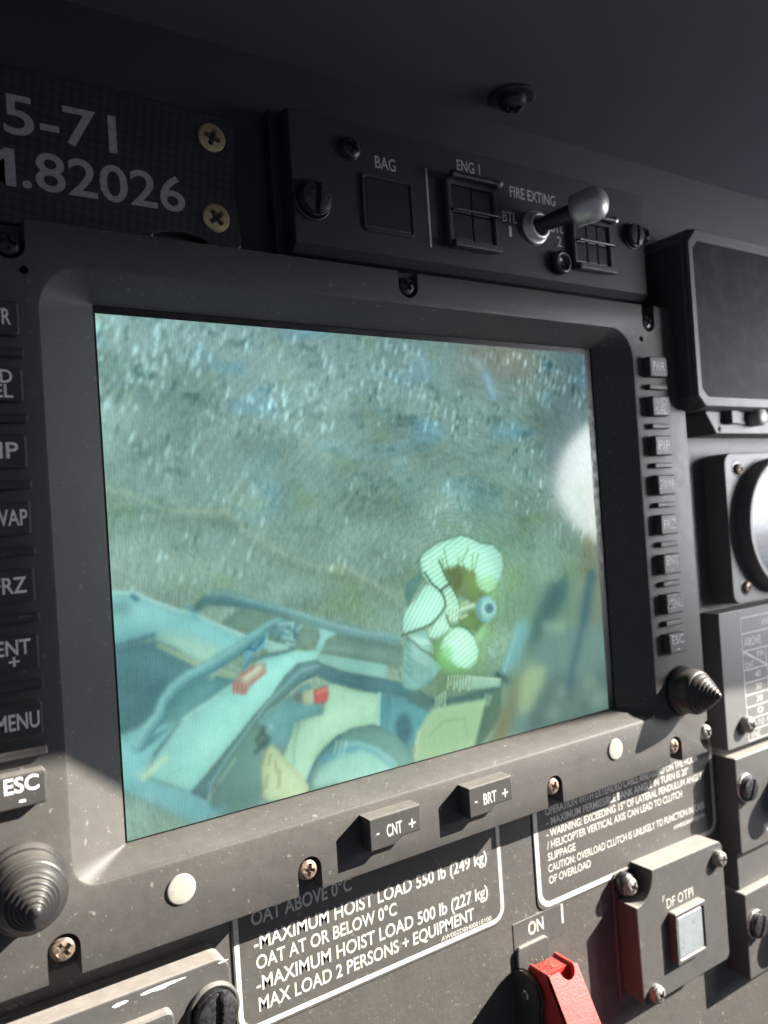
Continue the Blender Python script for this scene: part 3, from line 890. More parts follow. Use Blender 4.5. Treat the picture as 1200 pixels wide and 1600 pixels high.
    ('l',[(105.3,112.9),(108.5,115.9),(112.8,117.6),(116.5,117.7)],0.35,(78,118,112),0.7,0.3),
    ('l',[(105.6,114.0),(108.4,116.8),(112.7,118.6),(116.4,118.7)],0.35,(78,118,112),0.7,0.3),
    ('l',[(104.8,114.8),(108.3,117.8),(112.6,119.6),(116.3,119.7)],0.35,(78,118,112),0.7,0.3),
    ('l',[(105.1,115.9),(108.3,118.8),(112.6,120.6),(116.2,120.7)],0.35,(78,118,112),0.7,0.3),
    ('l',[(105.3,116.9),(108.2,119.8),(112.5,121.5),(116.1,121.6)],0.35,(78,118,112),0.7,0.3),
    ('l',[(104.6,117.8),(108.1,120.7),(112.4,122.5),(116.0,122.6)],0.35,(78,118,112),0.7,0.3),
    ('l',[(104.9,118.8),(108.0,121.7),(112.3,123.5),(116.0,123.6)],0.35,(78,118,112),0.7,0.3),
    ('l',[(105.1,119.8),(107.9,122.7),(112.2,124.5),(115.9,124.6)],0.35,(78,118,112),0.7,0.3),
    ('l',[(104.4,120.7),(107.9,123.7),(112.1,125.5),(115.8,125.6)],0.35,(78,118,112),0.7,0.3),
    ('l',[(104.6,121.7),(107.8,124.6),(112.1,126.4),(115.7,126.6)],0.35,(78,118,112),0.7,0.3),
    ('l',[(104.9,122.7),(107.7,125.6),(112.0,127.4),(115.6,127.6)],0.35,(78,118,112),0.7,0.3),
    ('l',[(104.1,123.6),(107.6,126.6),(111.9,128.4),(115.6,128.6)],0.35,(78,118,112),0.7,0.3),
    ('l',[(104.4,124.6),(107.5,127.5),(111.8,129.4),(115.5,129.5)],0.35,(78,118,112),0.7,0.3),
    ('l',[(104.6,125.6),(107.5,128.5),(111.7,130.4),(115.4,130.5)],0.35,(78,118,112),0.7,0.3),
    ('l',[(106.4,111.4),(108.2,115.7),(107.1,119.6)],0.3,(206,236,220),0.6,0.3),
    ('l',[(107.2,111.7),(109.1,115.9),(108.0,120.2)],0.3,(206,236,220),0.6,0.3),
    ('l',[(108.1,112.0),(110.0,116.0),(108.8,120.8)],0.3,(206,236,220),0.6,0.3),
    ('l',[(108.9,112.3),(110.9,116.1),(109.6,121.3)],0.3,(206,236,220),0.6,0.3),
    ('l',[(109.8,112.6),(111.7,116.2),(110.5,121.9)],0.3,(206,236,220),0.6,0.3),
    ('l',[(110.7,112.9),(112.6,116.4),(111.3,122.5)],0.3,(206,236,220),0.6,0.3),
    ('l',[(111.5,113.2),(113.5,116.5),(112.2,123.1)],0.3,(206,236,220),0.6,0.3),
    ('l',[(112.4,113.5),(114.4,116.6),(113.0,123.7)],0.3,(206,236,220),0.6,0.3),
    ('l',[(113.3,113.8),(115.3,116.7),(113.9,124.2)],0.3,(206,236,220),0.6,0.3),
    ('l',[(114.1,114.1),(116.2,116.9),(114.7,124.8)],0.3,(206,236,220),0.6,0.3),
    ('l',[(115.0,114.4),(117.1,117.0),(115.6,125.4)],0.3,(206,236,220),0.6,0.3),
    ('p',[(102.2,126.8),(106.7,124.5),(117.3,124.8),(115.8,129.5),(107.7,132.3),(102.9,130.6)],(150,202,200),0.55,1.2,0),
    ('l',[(106.3,112.3),(111.2,117.1),(116.5,120.6),(118.6,122.7)],0.7,(76,104,88),0.7,0.5),
    ('p',[(139.3,123.8),(138.7,125.7),(137.4,127.4),(135.5,128.7),(133.0,129.5),(130.2,129.8),(127.3,129.6),(124.5,128.9),(121.9,127.7),(119.8,126.2),(118.2,124.4),(117.3,122.4),(117.1,120.4),(117.6,118.6),(118.8,116.9),(120.7,115.6),(123.0,114.7),(125.7,114.3),(128.6,114.5),(131.5,115.1),(134.2,116.3),(136.4,117.8),(138.1,119.7),(139.1,121.7)],(150,222,140),0.6,2.2,0),
    ('p',[(126.5,112.0),(131.2,111.6),(134.7,113.4),(138.0,117.2),(139.4,122.1),(138.0,126.2),(133.4,128.3),(128.2,126.7),(124.3,123.8),(121.2,121.0),(120.6,117.5),(123.4,114.0)],(156,222,186),1,0.35,1),
    ('l',[(127.6,125.0),(126.6,124.7),(125.8,124.3),(125.2,123.7),(125.0,123.0),(125.1,122.4),(125.5,121.9),(126.2,121.5),(127.1,121.3)],0.4,(128,206,128),0.5,0.5),
    ('l',[(127.5,126.3),(125.8,125.8),(124.4,125.0),(123.4,124.0),(123.0,122.9),(123.1,121.8),(123.8,120.9),(125.0,120.3),(126.6,120.0)],0.4,(128,206,128),0.5,0.5),
    ('l',[(127.3,127.6),(124.9,126.9),(123.0,125.8),(121.6,124.3),(121.0,122.8),(121.2,121.3),(122.2,120.0),(123.9,119.1),(126.1,118.7)],0.4,(128,206,128),0.5,0.5),
    ('p',[(125.6,121.9),(125.4,122.9),(125.0,123.7),(124.4,124.4),(123.6,124.8),(122.8,125.1),(121.9,125.1),(121.0,124.8),(120.2,124.3),(119.5,123.6),(119.1,122.8),(118.8,121.9),(118.8,120.9),(118.9,120.0),(119.4,119.2),(120.0,118.5),(120.7,118.0),(121.6,117.8),(122.5,117.8),(123.4,118.0),(124.2,118.5),(124.8,119.2),(125.3,120.0),(125.6,121.0)],(146,216,130),0.55,1.8,0),
    ('p',[(131.6,107.4),(137.8,105.3),(140.6,108.5),(142.6,111.4),(138.9,114.5),(134.2,112.5),(130.2,110.3)],(112,144,92),1,0.7,0),
    ('l',[(124.4,105.8),(125.0,108.4),(126.3,111.0),(130.1,110.6),(134.2,112.4),(137.3,115.4)],0.45,(76,110,82),0.9,0.35),
    ('l',[(131.8,104.8),(138.3,103.9)],1.4,(192,222,192),0.9,0.5),
    ('l',[(131.5,108.1),(134.6,107.4)],1.0,(192,222,186),0.8,0.5),
    ('l',[(132.9,102.9),(135.7,102.2)],0.9,(180,210,170),0.8,0.5),
    ('p',[(138.1,116.5),(140.8,113.9),(144.1,111.7),(144.6,114.7),(141.8,117.9),(139.7,119.3)],(170,224,166),1,0.5,0),
    ('l',[(140.8,114.2),(139.4,117.4)],0.3,(130,180,130),0.6,0.3),
    ('l',[(142.0,114.4),(140.6,117.5)],0.3,(130,180,130),0.6,0.3),
    ('l',[(143.2,114.6),(141.8,117.7)],0.3,(130,180,130),0.6,0.3),
    ('p',[(149.4,106.9),(149.1,108.3),(148.4,109.5),(147.5,110.5),(146.4,111.2),(145.1,111.6),(143.8,111.6),(142.5,111.3),(141.3,110.6),(140.4,109.6),(139.7,108.4),(139.3,107.1),(139.2,105.7),(139.5,104.4),(140.1,103.2),(141.0,102.2),(142.1,101.4),(143.4,101.0),(144.7,101.0),(146.0,101.3),(147.2,102.0),(148.2,103.0),(148.9,104.2),(149.3,105.5)],(128,182,178),1,0.4,0),
    ('p',[(150.0,106.9),(149.7,108.2),(149.1,109.4),(148.2,110.3),(147.1,111.0),(145.9,111.4),(144.6,111.4),(143.4,111.1),(142.3,110.4),(141.3,109.5),(140.7,108.3),(140.3,107.0),(140.3,105.7),(140.5,104.4),(141.1,103.2),(142.0,102.3),(143.0,101.6),(144.3,101.2),(145.5,101.1),(146.8,101.5),(147.9,102.1),(148.8,103.0),(149.5,104.2),(149.9,105.5)],(152,208,204),1,0.35,0),
    ('p',[(149.8,106.7),(149.6,107.6),(149.2,108.4),(148.5,109.0),(147.6,109.5),(146.7,109.7),(145.6,109.7),(144.7,109.5),(143.8,109.0),(143.0,108.4),(142.5,107.6),(142.2,106.7),(142.1,105.8),(142.3,105.0),(142.8,104.2),(143.4,103.6),(144.3,103.1),(145.2,102.9),(146.2,102.9),(147.2,103.1),(148.1,103.5),(148.9,104.2),(149.5,105.0),(149.8,105.8)],(180,228,224),1,0.35,0),
    ('p',[(148.5,106.4),(148.3,106.9),(148.1,107.4),(147.7,107.7),(147.2,108.0),(146.6,108.1),(146.0,108.1),(145.5,108.0),(144.9,107.7),(144.5,107.3),(144.2,106.9),(144.0,106.4),(144.0,105.9),(144.1,105.4),(144.4,104.9),(144.8,104.5),(145.2,104.3),(145.8,104.1),(146.4,104.1),(147.0,104.3),(147.5,104.5),(147.9,104.9),(148.3,105.4),(148.4,105.9)],(104,154,164),1,0.35,0),
    ('p',[(147.6,106.2),(147.5,106.5),(147.4,106.7),(147.2,106.9),(146.9,107.1),(146.6,107.1),(146.2,107.1),(145.9,107.1),(145.6,106.9),(145.4,106.7),(145.2,106.5),(145.1,106.2),(145.1,105.9),(145.2,105.6),(145.3,105.4),(145.5,105.2),(145.8,105.0),(146.1,105.0),(146.4,105.0),(146.8,105.0),(147.1,105.2),(147.3,105.4),(147.5,105.6),(147.6,105.9)],(158,204,208),0.9,0.3,0),
    ('p',[(147.1,106.1),(147.1,106.2),(147.0,106.4),(146.9,106.5),(146.7,106.5),(146.6,106.6),(146.4,106.6),(146.3,106.5),(146.1,106.5),(146.0,106.4),(145.9,106.2),(145.9,106.1),(145.9,105.9),(145.9,105.8),(146.0,105.7),(146.1,105.6),(146.2,105.5),(146.4,105.4),(146.5,105.4),(146.7,105.5),(146.8,105.6),(147.0,105.7),(147.0,105.8),(147.1,105.9)],(58,100,116),1,0.3,0),
    ('l',[(142.5,102.5),(141.2,106.0),(142.1,109.6)],0.35,(100,150,148),0.8,0.3),
    ('l',[(141.6,103.0),(140.3,105.9),(141.4,109.2)],0.35,(100,150,148),0.8,0.3),
    ('l',[(140.7,103.5),(139.5,105.8),(140.7,108.7)],0.35,(100,150,148),0.8,0.3),
    ('l',[(115.7,89.0),(118.7,93.4),(122.6,96.7),(124.1,99.3),(124.6,102.6),(121.8,105.5),(117.5,108.5),(113.5,109.5),(106.2,110.6),(103.4,111.3)],0.6,(66,96,82),0.95,0.35),
    ('l',[(122.6,96.7),(124.6,95.4),(127.5,94.4)],0.6,(58,84,66),0.95,0.35),
    ('l',[(122.8,85.3),(125.8,91.8),(127.9,95.3),(130.6,100.0)],0.5,(74,104,66),0.9,0.35),
    ('p',[(133.2,131.1),(149.7,134.8),(149.7,137.9),(132.7,136.2),(123.5,132.7)],(166,206,182),1,0.5,0),
    ('l',[(133.1,131.4),(149.6,135.2)],0.6,(206,228,200),0.8,0.4),
    ('l',[(117.4,136.7),(116.6,139.7)],0.55,(204,230,196),0.85,0.35),
    ('l',[(118.1,137.0),(117.3,140.7)],0.35,(88,122,104),0.7,0.3),
    ('l',[(118.9,136.1),(117.9,140.8)],0.55,(204,230,196),0.85,0.35),
    ('l',[(119.6,136.5),(118.7,140.2)],0.35,(88,122,104),0.7,0.3),
    ('l',[(120.4,135.5),(119.5,139.2)],0.55,(204,230,196),0.85,0.35),
    ('l',[(121.1,135.9),(120.2,139.6)],0.35,(88,122,104),0.7,0.3),
    ('l',[(121.9,135.0),(120.9,140.3)],0.55,(204,230,196),0.85,0.35),
    ('l',[(122.6,135.4),(121.7,139.1)],0.35,(88,122,104),0.7,0.3),
    ('l',[(123.8,129.5),(122.9,133.9)],0.55,(204,230,196),0.85,0.35),
    ('l',[(124.5,129.9),(123.6,133.6)],0.35,(88,122,104),0.7,0.3),
    ('l',[(125.3,129.7),(124.4,133.1)],0.55,(204,230,196),0.85,0.35),
    ('l',[(125.9,130.1),(125.1,133.9)],0.35,(88,122,104),0.7,0.3),
    ('l',[(126.7,130.0),(125.7,135.0)],0.55,(204,230,196),0.85,0.35),
    ('l',[(127.4,130.4),(126.5,134.1)],0.35,(88,122,104),0.7,0.3),
    ('l',[(128.2,130.2),(127.2,134.2)],0.55,(204,230,196),0.85,0.35),
    ('l',[(128.8,130.6),(128.0,134.4)],0.35,(88,122,104),0.7,0.3),
    ('l',[(129.6,130.5),(128.5,136.1)],0.55,(204,230,196),0.85,0.35),
    ('l',[(130.3,130.9),(129.4,134.6)],0.35,(88,122,104),0.7,0.3),
    ('l',[(131.1,130.7),(130.1,135.3)],0.55,(204,230,196),0.85,0.35),
    ('l',[(131.8,131.1),(130.9,134.9)],0.35,(88,122,104),0.7,0.3),
    ('l',[(132.6,131.0),(131.7,134.5)],0.55,(204,230,196),0.85,0.35),
    ('l',[(133.3,131.3),(132.4,135.1)],0.35,(88,122,104),0.7,0.3),
    ('l',[(134.1,131.2),(133.0,136.5)],0.55,(204,230,196),0.85,0.35),
    ('l',[(134.8,131.6),(133.9,135.4)],0.35,(88,122,104),0.7,0.3),
    ('l',[(141.6,139.6),(139.8,143.5)],0.4,(176,212,188),0.7,0.35),
    ('l',[(142.6,140.0),(140.8,143.7)],0.4,(176,212,188),0.7,0.35),
    ('l',[(143.5,140.5),(141.7,143.9)],0.4,(176,212,188),0.7,0.35),
    ('l',[(144.5,140.9),(142.7,144.1)],0.4,(176,212,188),0.7,0.35),
    ('l',[(144.5,121.4),(144.9,123.9)],0.4,(172,214,200),0.6,0.35),
    ('l',[(145.2,122.0),(145.6,124.5)],0.4,(172,214,200),0.6,0.35),
    ('l',[(145.9,122.6),(146.3,125.1)],0.4,(172,214,200),0.6,0.35),
    ('l',[(146.6,123.2),(147.0,125.6)],0.4,(172,214,200),0.6,0.35),
    ('l',[(147.3,123.8),(147.7,126.2)],0.4,(172,214,200),0.6,0.35),
]

stripes = (None,
           .5 + .5 * np.sin((Y + .34 * X + 1.6 * np.sin((X - 128) / 9)) * 2 * math.pi / 2.05),
           .5 + .5 * np.sin((Y * .62 + .80 * X) * 2 * math.pi / 1.75))
cover = np.zeros_like(X)


def draw(op):
    pts = op[1]
    mg = 6
    x0 = max(0, int((min(q[0] for q in pts) - mg) / SWm * NX)); x1 = min(NX, int((max(q[0] for q in pts) + mg) / SWm * NX))
    y0 = max(0, int((min(q[1] for q in pts) - mg) / SHm * NY)); y1 = min(NY, int((max(q[1] for q in pts) + mg) / SHm * NY))
    if x1 - x0 < 2 or y1 - y0 < 2: return
    sl = (slice(y0, y1), slice(x0, x1))
    if op[0] == 'p':
        m_ = pmask(pts, op[4], X[sl], Y[sl]) * op[3]
        colr = op[2]
    else:
        m_ = lmask(pts, op[2], op[5], X[sl], Y[sl]) * op[4]
        colr = op[3]
    c = np.broadcast_to(np.array(colr, np.float32), m_.shape + (3,))
    if op[0] == 'p':
        core = blur(m_, 2.2)
        c = c * (.80 + .24 * core[..., None] + .05 * (X[sl] - X[sl].mean())[..., None] / 20)
    if op[0] == 'p' and op[5]:
        t_ = stripes[op[5]][sl][..., None]
        c = c * (1 - t_ * .75) + np.array((214, 240, 232), np.float32) * t_ * .75
    pic[sl] = pic[sl] * (1 - m_[..., None]) + c * m_[..., None]
    cover[sl] = np.maximum(cover[sl], m_)


for op in OPS[:N_AIR]:
    draw(op)
# cabin edge to the right of the crew, plus a painted brown hand reflection
put(pmask([(104, 129), (118, 138), (150, 137), (148, 142), (115, 142), (104, 136)], .8), (84, 118, 112))
put(pmask([(115, 140), (142, 141.5), (135, 159), (105, 159), (108, 147)], .7), (166, 198, 158))
put(lmask([(113, 150), (120, 146), (130, 147), (131, 154)], .6, .6), (140, 176, 140), .6)
put(lmask([(108, 148), (106, 156)], 1.6, 1), (200, 216, 186), .6)
put(pmask([(142, 141), (150, 137), (149, 150), (137, 159), (134, 159)], .8), (96, 124, 108))
put(pmask([(173, 121), (215, 116), (213, 161), (150, 161), (158, 136)], 2.0), (112, 142, 138), .9)
put(pmask([(206, 60), (214, 60), (214, 120), (198, 118), (200, 90)], 3.0), (122, 122, 100), .6)
put(pmask([(168, 117), (179, 101), (192, 97), (189, 108), (178, 118), (163, 128)], 1.6), (66, 102, 106), .9)
put(pmask([(150, 132), (160, 114), (165, 112.5), (168, 117), (158, 131), (153, 134)], .8), (118, 170, 178))
put(lmask([(152, 132), (161.5, 115)], 1.0, .8), (170, 208, 204), .7)
put(lmask([(176, 117), (186, 119)], 3.5, 1.2), (158, 186, 170), .8)
put(lmask([(148, 133), (153, 136)], 2.4, 1.2), (52, 88, 92), .8)
put(pmask([(158, 137), (166, 131.5), (175, 134), (174, 142), (166, 150), (158, 152)], 1.4), (166, 186, 150), .9)
put(pmask([(166, 150), (174, 140), (180, 138), (196, 142), (213, 138), (213, 160), (160, 160)], 2.0), (92, 116, 112), .85)
for x_, y_, r_ in ((184, 146, 4), (192, 152, 5), (200, 145, 4), (178, 154, 4), (205, 153, 5)):
    put(emask((x_, y_), (x_ + r_, y_ + 1), (x_ - 1, y_ + r_ * .7), 2.0), (158, 178, 160), .6)
put(lmask([(187, 149), (196, 154)], 3, 2), (58, 84, 84), .6)
put(pmask([(149, 147), (158, 135), (162, 132), (156, 150), (150, 159), (141, 159)], 1.6), (126, 134, 104), .9)  # brown hand reflection painted in, here and on the next line
put(lmask([(152, 150), (149, 158)], 4, 2.5), (138, 124, 92), .5)
put(lmask([(206, 99), (200, 116)], 5, 1.6), (60, 98, 116), .9)
put(lmask([(200, 116), (187, 145)], 2.4, 1.2), (60, 98, 112), .9)

gl_ = np.exp(-(((X - 143) / 24) ** 2 + ((Y - 100) / 26) ** 2))
pic += gl_[..., None] * np.array((10, 20, 4))
for op in OPS[N_AIR:]:
    draw(op)

# video softness, sensor noise and the fine column structure of the panel
soft_r = np.clip((X - 146) / 10, 0, 1) * np.clip((Y - 92) / 10, 0, 1) * np.clip((X - 158 + (Y - 106) * .3) / 6, 0, 1)
edge_m = np.clip(cover * 1.2 - soft_r, 0, 1)
crew = np.clip(1 - np.hypot((X - 128) / 27, (Y - 104) / 32), 0, .22) / .22
for c_ in range(3):
    a_ = pic[..., c_]
    sharp = a_ * .45 + blur(a_, .35) * .55
    wide = blur(a_, 1.0)
    k_ = cover * (.30 - .25 * crew)
    a_ = sharp * (1 - k_) + wide * k_
    a_ = a_ * (1 - soft_r * .8) + blur(a_, 2.2) * soft_r * .8
    a_ += .45 * (a_ - blur(a_, 1.0)) * (1 - soft_r)
    pic[..., c_] = a_
pic = pic * (1 - cover[..., None] * (.14 - .14 * crew[..., None])) + np.array((172, 214, 206), np.float32) * cover[..., None] * (.14 - .14 * crew[..., None])
bright = blur(np.clip(pic[..., 1] - 178, 0, 80) * crew, 2.6)
pic += bright[..., None] * np.array((.40, .50, .38))
shade = (vnoise(30, 22) - .5) * 26 + (vnoise(12, 9) - .5) * 16 + (vnoise(4, 3) - .5) * 8
pic += shade[..., None] * np.array((1.0, .95, .9)) * cover[..., None]
cover[:, :] = np.maximum(cover, pmask([(150, 134), (160, 112), (190, 98), (212, 98), (212, 159), (100, 159), (104, 130)], 3))
ground = 1 - cover * .72
tex = (vnoise(.7, 1.7) - .5) * 13 + (vnoise(.45, .9) - .5) * 11 + (vnoise(2.4, 1.0, ang * .8 + 300, rad) - .5) * 7
pic += (tex * ground)[..., None]
gs = spark * (1 - cover)
pic += np.clip(gs, 0, 1.2)[..., None] * np.array((48, 58, 63)) + np.clip(gs, -1, 0)[..., None] * np.array((52, 44, 42))
pic += (rng.normal(0, 2.2, X.shape) + (vnoise(1.0, 40) - .5) * 3 + 3.5 * np.sin(X * 2 * math.pi / 1.02))[..., None]
moire = np.sin(rad * 2 * math.pi / 1.7 + X * .5) * np.exp(-((rad - 38) / 16) ** 2) * (.4 + vnoise(20, 20)) * (Y < 104)
pic += (moire * 3.5)[..., None]
pic = np.clip(pic * np.array((.97, 1.01, .99)), 4, 250) / 255
lin = np.where(pic < .04045, pic / 12.92, ((pic + .055) / 1.055) ** 2.4).astype(np.float32)

co = np.empty((NY, NX, 3), np.float32)
co[..., 0] = (X - SWm / 2) / 1000
co[..., 1] = 0
co[..., 2] = -(Y - SHm / 2) / 1000
idx = np.arange(NX * NY).reshape(NY, NX)
quads = np.stack([idx[:-1, :-1], idx[1:, :-1], idx[1:, 1:], idx[:-1, 1:]], -1).reshape(-1, 4)
me = bpy.data.meshes.new('screen')
me.vertices.add(NX * NY)
me.vertices.foreach_set('co', co.ravel())
me.loops.add(quads.size)
me.loops.foreach_set('vertex_index', quads.ravel().astype(np.int32))
me.polygons.add(len(quads))
me.polygons.foreach_set('loop_start', (np.arange(len(quads)) * 4).astype(np.int32))
me.polygons.foreach_set('loop_total', np.full(len(quads), 4, np.int32))
me.update()
ca = me.color_attributes.new('picture', 'FLOAT_COLOR', 'POINT')
rgba = np.ones((NX * NY, 4), np.float32)
rgba[:, :3] = lin.reshape(-1, 3)
ca.data.foreach_set('color', rgba.ravel())
me.materials.append(MATS['picture_screen'])
scr = bpy.data.objects.new('screen', me)
COL.objects.link(scr)
register(scr, D, P(SWm / 2, -SHm / 2, 0))
scr['label'] = 'lit screen with a view down onto a rescue hoist crew and scrub'

# --- side keys -------------------------------------------------------------------
KEYS = ['PWR', 'VID\nSEL', 'PIP', 'SWAP', 'FRZ', 'ENT\n+', 'MENU', 'ESC\n-']
for side in (0, 1):
    kmat, kb = ('key_print', .016) if side == 0 else ('dim_print', .004)  # same white legends; colour brightened on shaded left, greyed for glare on right
    u0 = -36.2 if side == 0 else 235.3
    u1 = u0 + (12.4 if side == 0 else 12.0)
    for i, k in enumerate(KEYS):
        vt = -2.9 - 17.8 * i
        b = prism('button', rrect(u0, u1, vt - 9.0, vt, .9, 4), FW - 1, FW + 4, 'button_plastic', D, .7, 3)
        lab = k
        if side == 1 and k == 'ENT\n+': lab = 'ENT\n-'
        ls = lab.split('\n')
        ww = FW + 4.06
        wd = {3: 8.2, 4: 10.6}
        cu_ = (u0 + u1) / 2
        hasmark = len(ls) == 2 and ls[1] in '+-'
        if len(ls) == 1:
            h = wd[len(ls[0])] / 2
            text(ls[0], cu_ - h, cu_ + h, vt - 6.4, 4.1, ww, b, kmat, bold=kb)
        elif hasmark:
            text(ls[0], cu_ - 4.2, cu_ + 4.2, vt - 4.7, 3.8, ww, b, kmat, bold=kb)
            if ls[1] == '+':
                text('+', cu_ - 1.3, cu_ + 1.3, vt - 8.2, 3.4, ww, b, kmat, bold=kb)
            else:
                prism('lettering', rrect(cu_ - .8, cu_ + .8, vt - 7.4, vt - 6.8, .1, 3), ww - .1, ww, kmat, b, .02, 1)
        else:
            text(ls[0], cu_ - 3.6, cu_ + 3.6, vt - 4.2, 3.4, ww, b, kmat, bold=kb)
            text(ls[1], cu_ - 3.6, cu_ + 3.6, vt - 8.1, 3.4, ww, b, kmat, bold=kb)
        if i < 7:
            us = -35.4 if side == 0 else 235.9
            prism('key_divider', rrect(us, us + 12.6, vt - 14.6, vt - 12.2, .6, 3), FW - .5, FW + 2.6, 'button_plastic', D, .6, 3)

# --- rocker keys below the screen ---------------------------------------------------
kmat = 'white_print'
for nm, u0 in (('CNT', 73.2), ('BRT', 115.4)):
    u1 = u0 + 20.8
    # wedge shaped key: deep body, notch at lower middle
    lp = [(u0, -177.0), (u0 + 10, -177.0), (u0 + 12.5, -175.0), (u0 + 20.8, -175.0), (u0 + 20.8, -166.2), (u0, -166.2)]
    b = prism('rocker_button', lp, FW - .5, FW + 6, 'button_plastic', D, .55, 3)
    ww = FW + 6.06
    text(nm, u0 + 6.6, u0 + 12.8, -173.6, 3.9, ww, b, bold=.018)
    text('+', u0 + 15.6, u0 + 18.4, -173.9, 4.2, ww, b, bold=.01)
    prism('lettering', rrect(u0 + 2.6, u0 + 3.7, -172.0, -171.4, .1, 3), ww - .1, ww, kmat, b, .02, 1)

# --- light sensor caps and ribbed joystick knobs ---------------------------------------
for u, v in ((11.4, -171.8), (199.8, -171.4)):
    c = lathe('sensor_cap', [(4.4, -.6), (4.4, .25), (4.2, .5), (3.8, .62), (2.0, .7), (.01, .72)], u, v, FW, 'cap_plastic', D)
for u, v in ((-30.5, -157.6), (246.2, -154.2)):
    kb = lathe('joystick_knob', [(11.0, -1), (11.0, 2.2), (10.4, 3.4), (9.9, 3.8), (9.9, 8.0), (9.5, 9.6), (8.8, 10.4)], u, v, FW, 'rubber', D, 48)
    r, w = 6.9, 12.6
    steps = [(8.9, 10.2), (8.4, 11.2), (7.4, 12.2)]
    for q in range(5):
        steps += [(r, w + .1), (r - .2, w + 1.0), (r - .6, w + 1.3), (r - .95, w + 1.05)]
        r -= 1.05; w += 1.25
    steps += [(1.5, w + .4), (1.1, w + 1.0), (.6, w + 1.3), (.01, w + 1.35)]
    lathe('ribbed_tip', steps, u, v, FW, 'rubber', kb, 48)

# ================================================================ CARBON REGISTRATION PLACARD
C_ = thing('registration_placard', 'dark carbon fibre placard with grey registration digits and brass screws', 'placard', 0, 24, BW)
lp = [(-75, 24.3), (-30, 24.0), (-10, 24.2), (8, 24.5), (17.5, 25.0)]
for i in range(9):
    a = math.pi * (1 - i / 8)
    lp.append((28.3 + 9.5 * math.cos(a), 25.2 + 3.3 * math.sin(a)))
lp += [(42, 25.6), (47.6, 25.4), (49.2, 26.6), (49.4, 31), (48.6, 38), (48.2, 47), (48.7, 55), (49.6, 62), (49.4, 67), (47.6, 69.6), (30, 70), (0, 70.4), (-75, 70)]
pl = prism('plate', lp, BW + .06, 0, 'carbon', C_, .6, 2)
text('5-71', -22.2, 9.7, 50.4, 11.2, .08, C_, 'grey_print', .012)
text('M', -34.8, -19.8, 35.0, 10.6, .08, C_, 'grey_print', .012)
text('.82026', -18.2, 30.4, 35.2, 10.9, .08, C_, 'grey_print', .012)
place('screw', BRASS, 40.7, 61.6, 0.1, C_, .35)
place('screw', BRASS, 40.5, 34.9, 0.1, C_, .9)

# ================================================================ FIRE CONTROL PANEL
FP = thing('fire_control_panel', 'black fire extinguisher panel with guarded lights and a metal toggle', 'control panel', 155, 23, BW)
TW = 9.0
prism('flange', rrect(61.5, 249, 22.6, 76, 1.0, 3), BW + .06, 1.5, 'upper_paint', FP, .5)
lp = rrect4(64.5, 247, 24.8, 74, (.6, .6, .6, .6), 3)
Ls = [[P(a, b, 1.4) for a, b in lp], [P(a, b, 6.4) for a, b in lp],
      [P(a, b + (2.0 if b < 50 else 0), TW - .3) for a, b in inset(lp, .5)],
      [P(a, b + (2.0 if b < 50 else 0), TW) for a, b in inset(lp, .8)]]
v_, f_ = loft(Ls)
fpl = mesh_obj('face_plate', v_, f_, 'upper_paint', FP)
prism('lettering', rrect(121.8, 122.6, 33.2, 63.2, .2, 3), TW - .05, TW + .08, 'white_print', FP, .03, 1)
text('BAG', 99.2, 108.2, 59.2, 4.3, TW + .08, FP, bold=.008)
text('ENG 1', 137.3, 149.0, 65.4, 4.2, TW + .08, FP, bold=.008)
text('FIRE EXTING', 164.3, 190.0, 59.5, 4.4, TW + .08, FP, bold=.008)
text('BTL', 159.4, 167.2, 48.8, 4.2, TW + .08, FP, bold=.008)
text('1', 162.4, 163.8, 43.0, 4.2, TW + .08, FP, bold=.008)
text('BTL', 186.2, 194.0, 48.4, 4.2, TW + .08, FP, bold=.008)
text('2', 189.6, 192.0, 42.6, 4.2, TW + .08, FP, bold=.008)
# BAG indicator
bi = ring('indicator_bezel', rrect(92.2, 114.6, 35.2, 56.4, 2.0, 5), rrect(93.8, 113.4, 36.6, 55.0, 1.0, 5), TW - 1.5, TW + 1.0, 'upper_paint', FP, .4)
prism('lens', rrect(93.9, 113.3, 36.7, 54.9, .8, 4), TW - 1.4, TW + .55, 'lens_dark', bi, .5, 2)
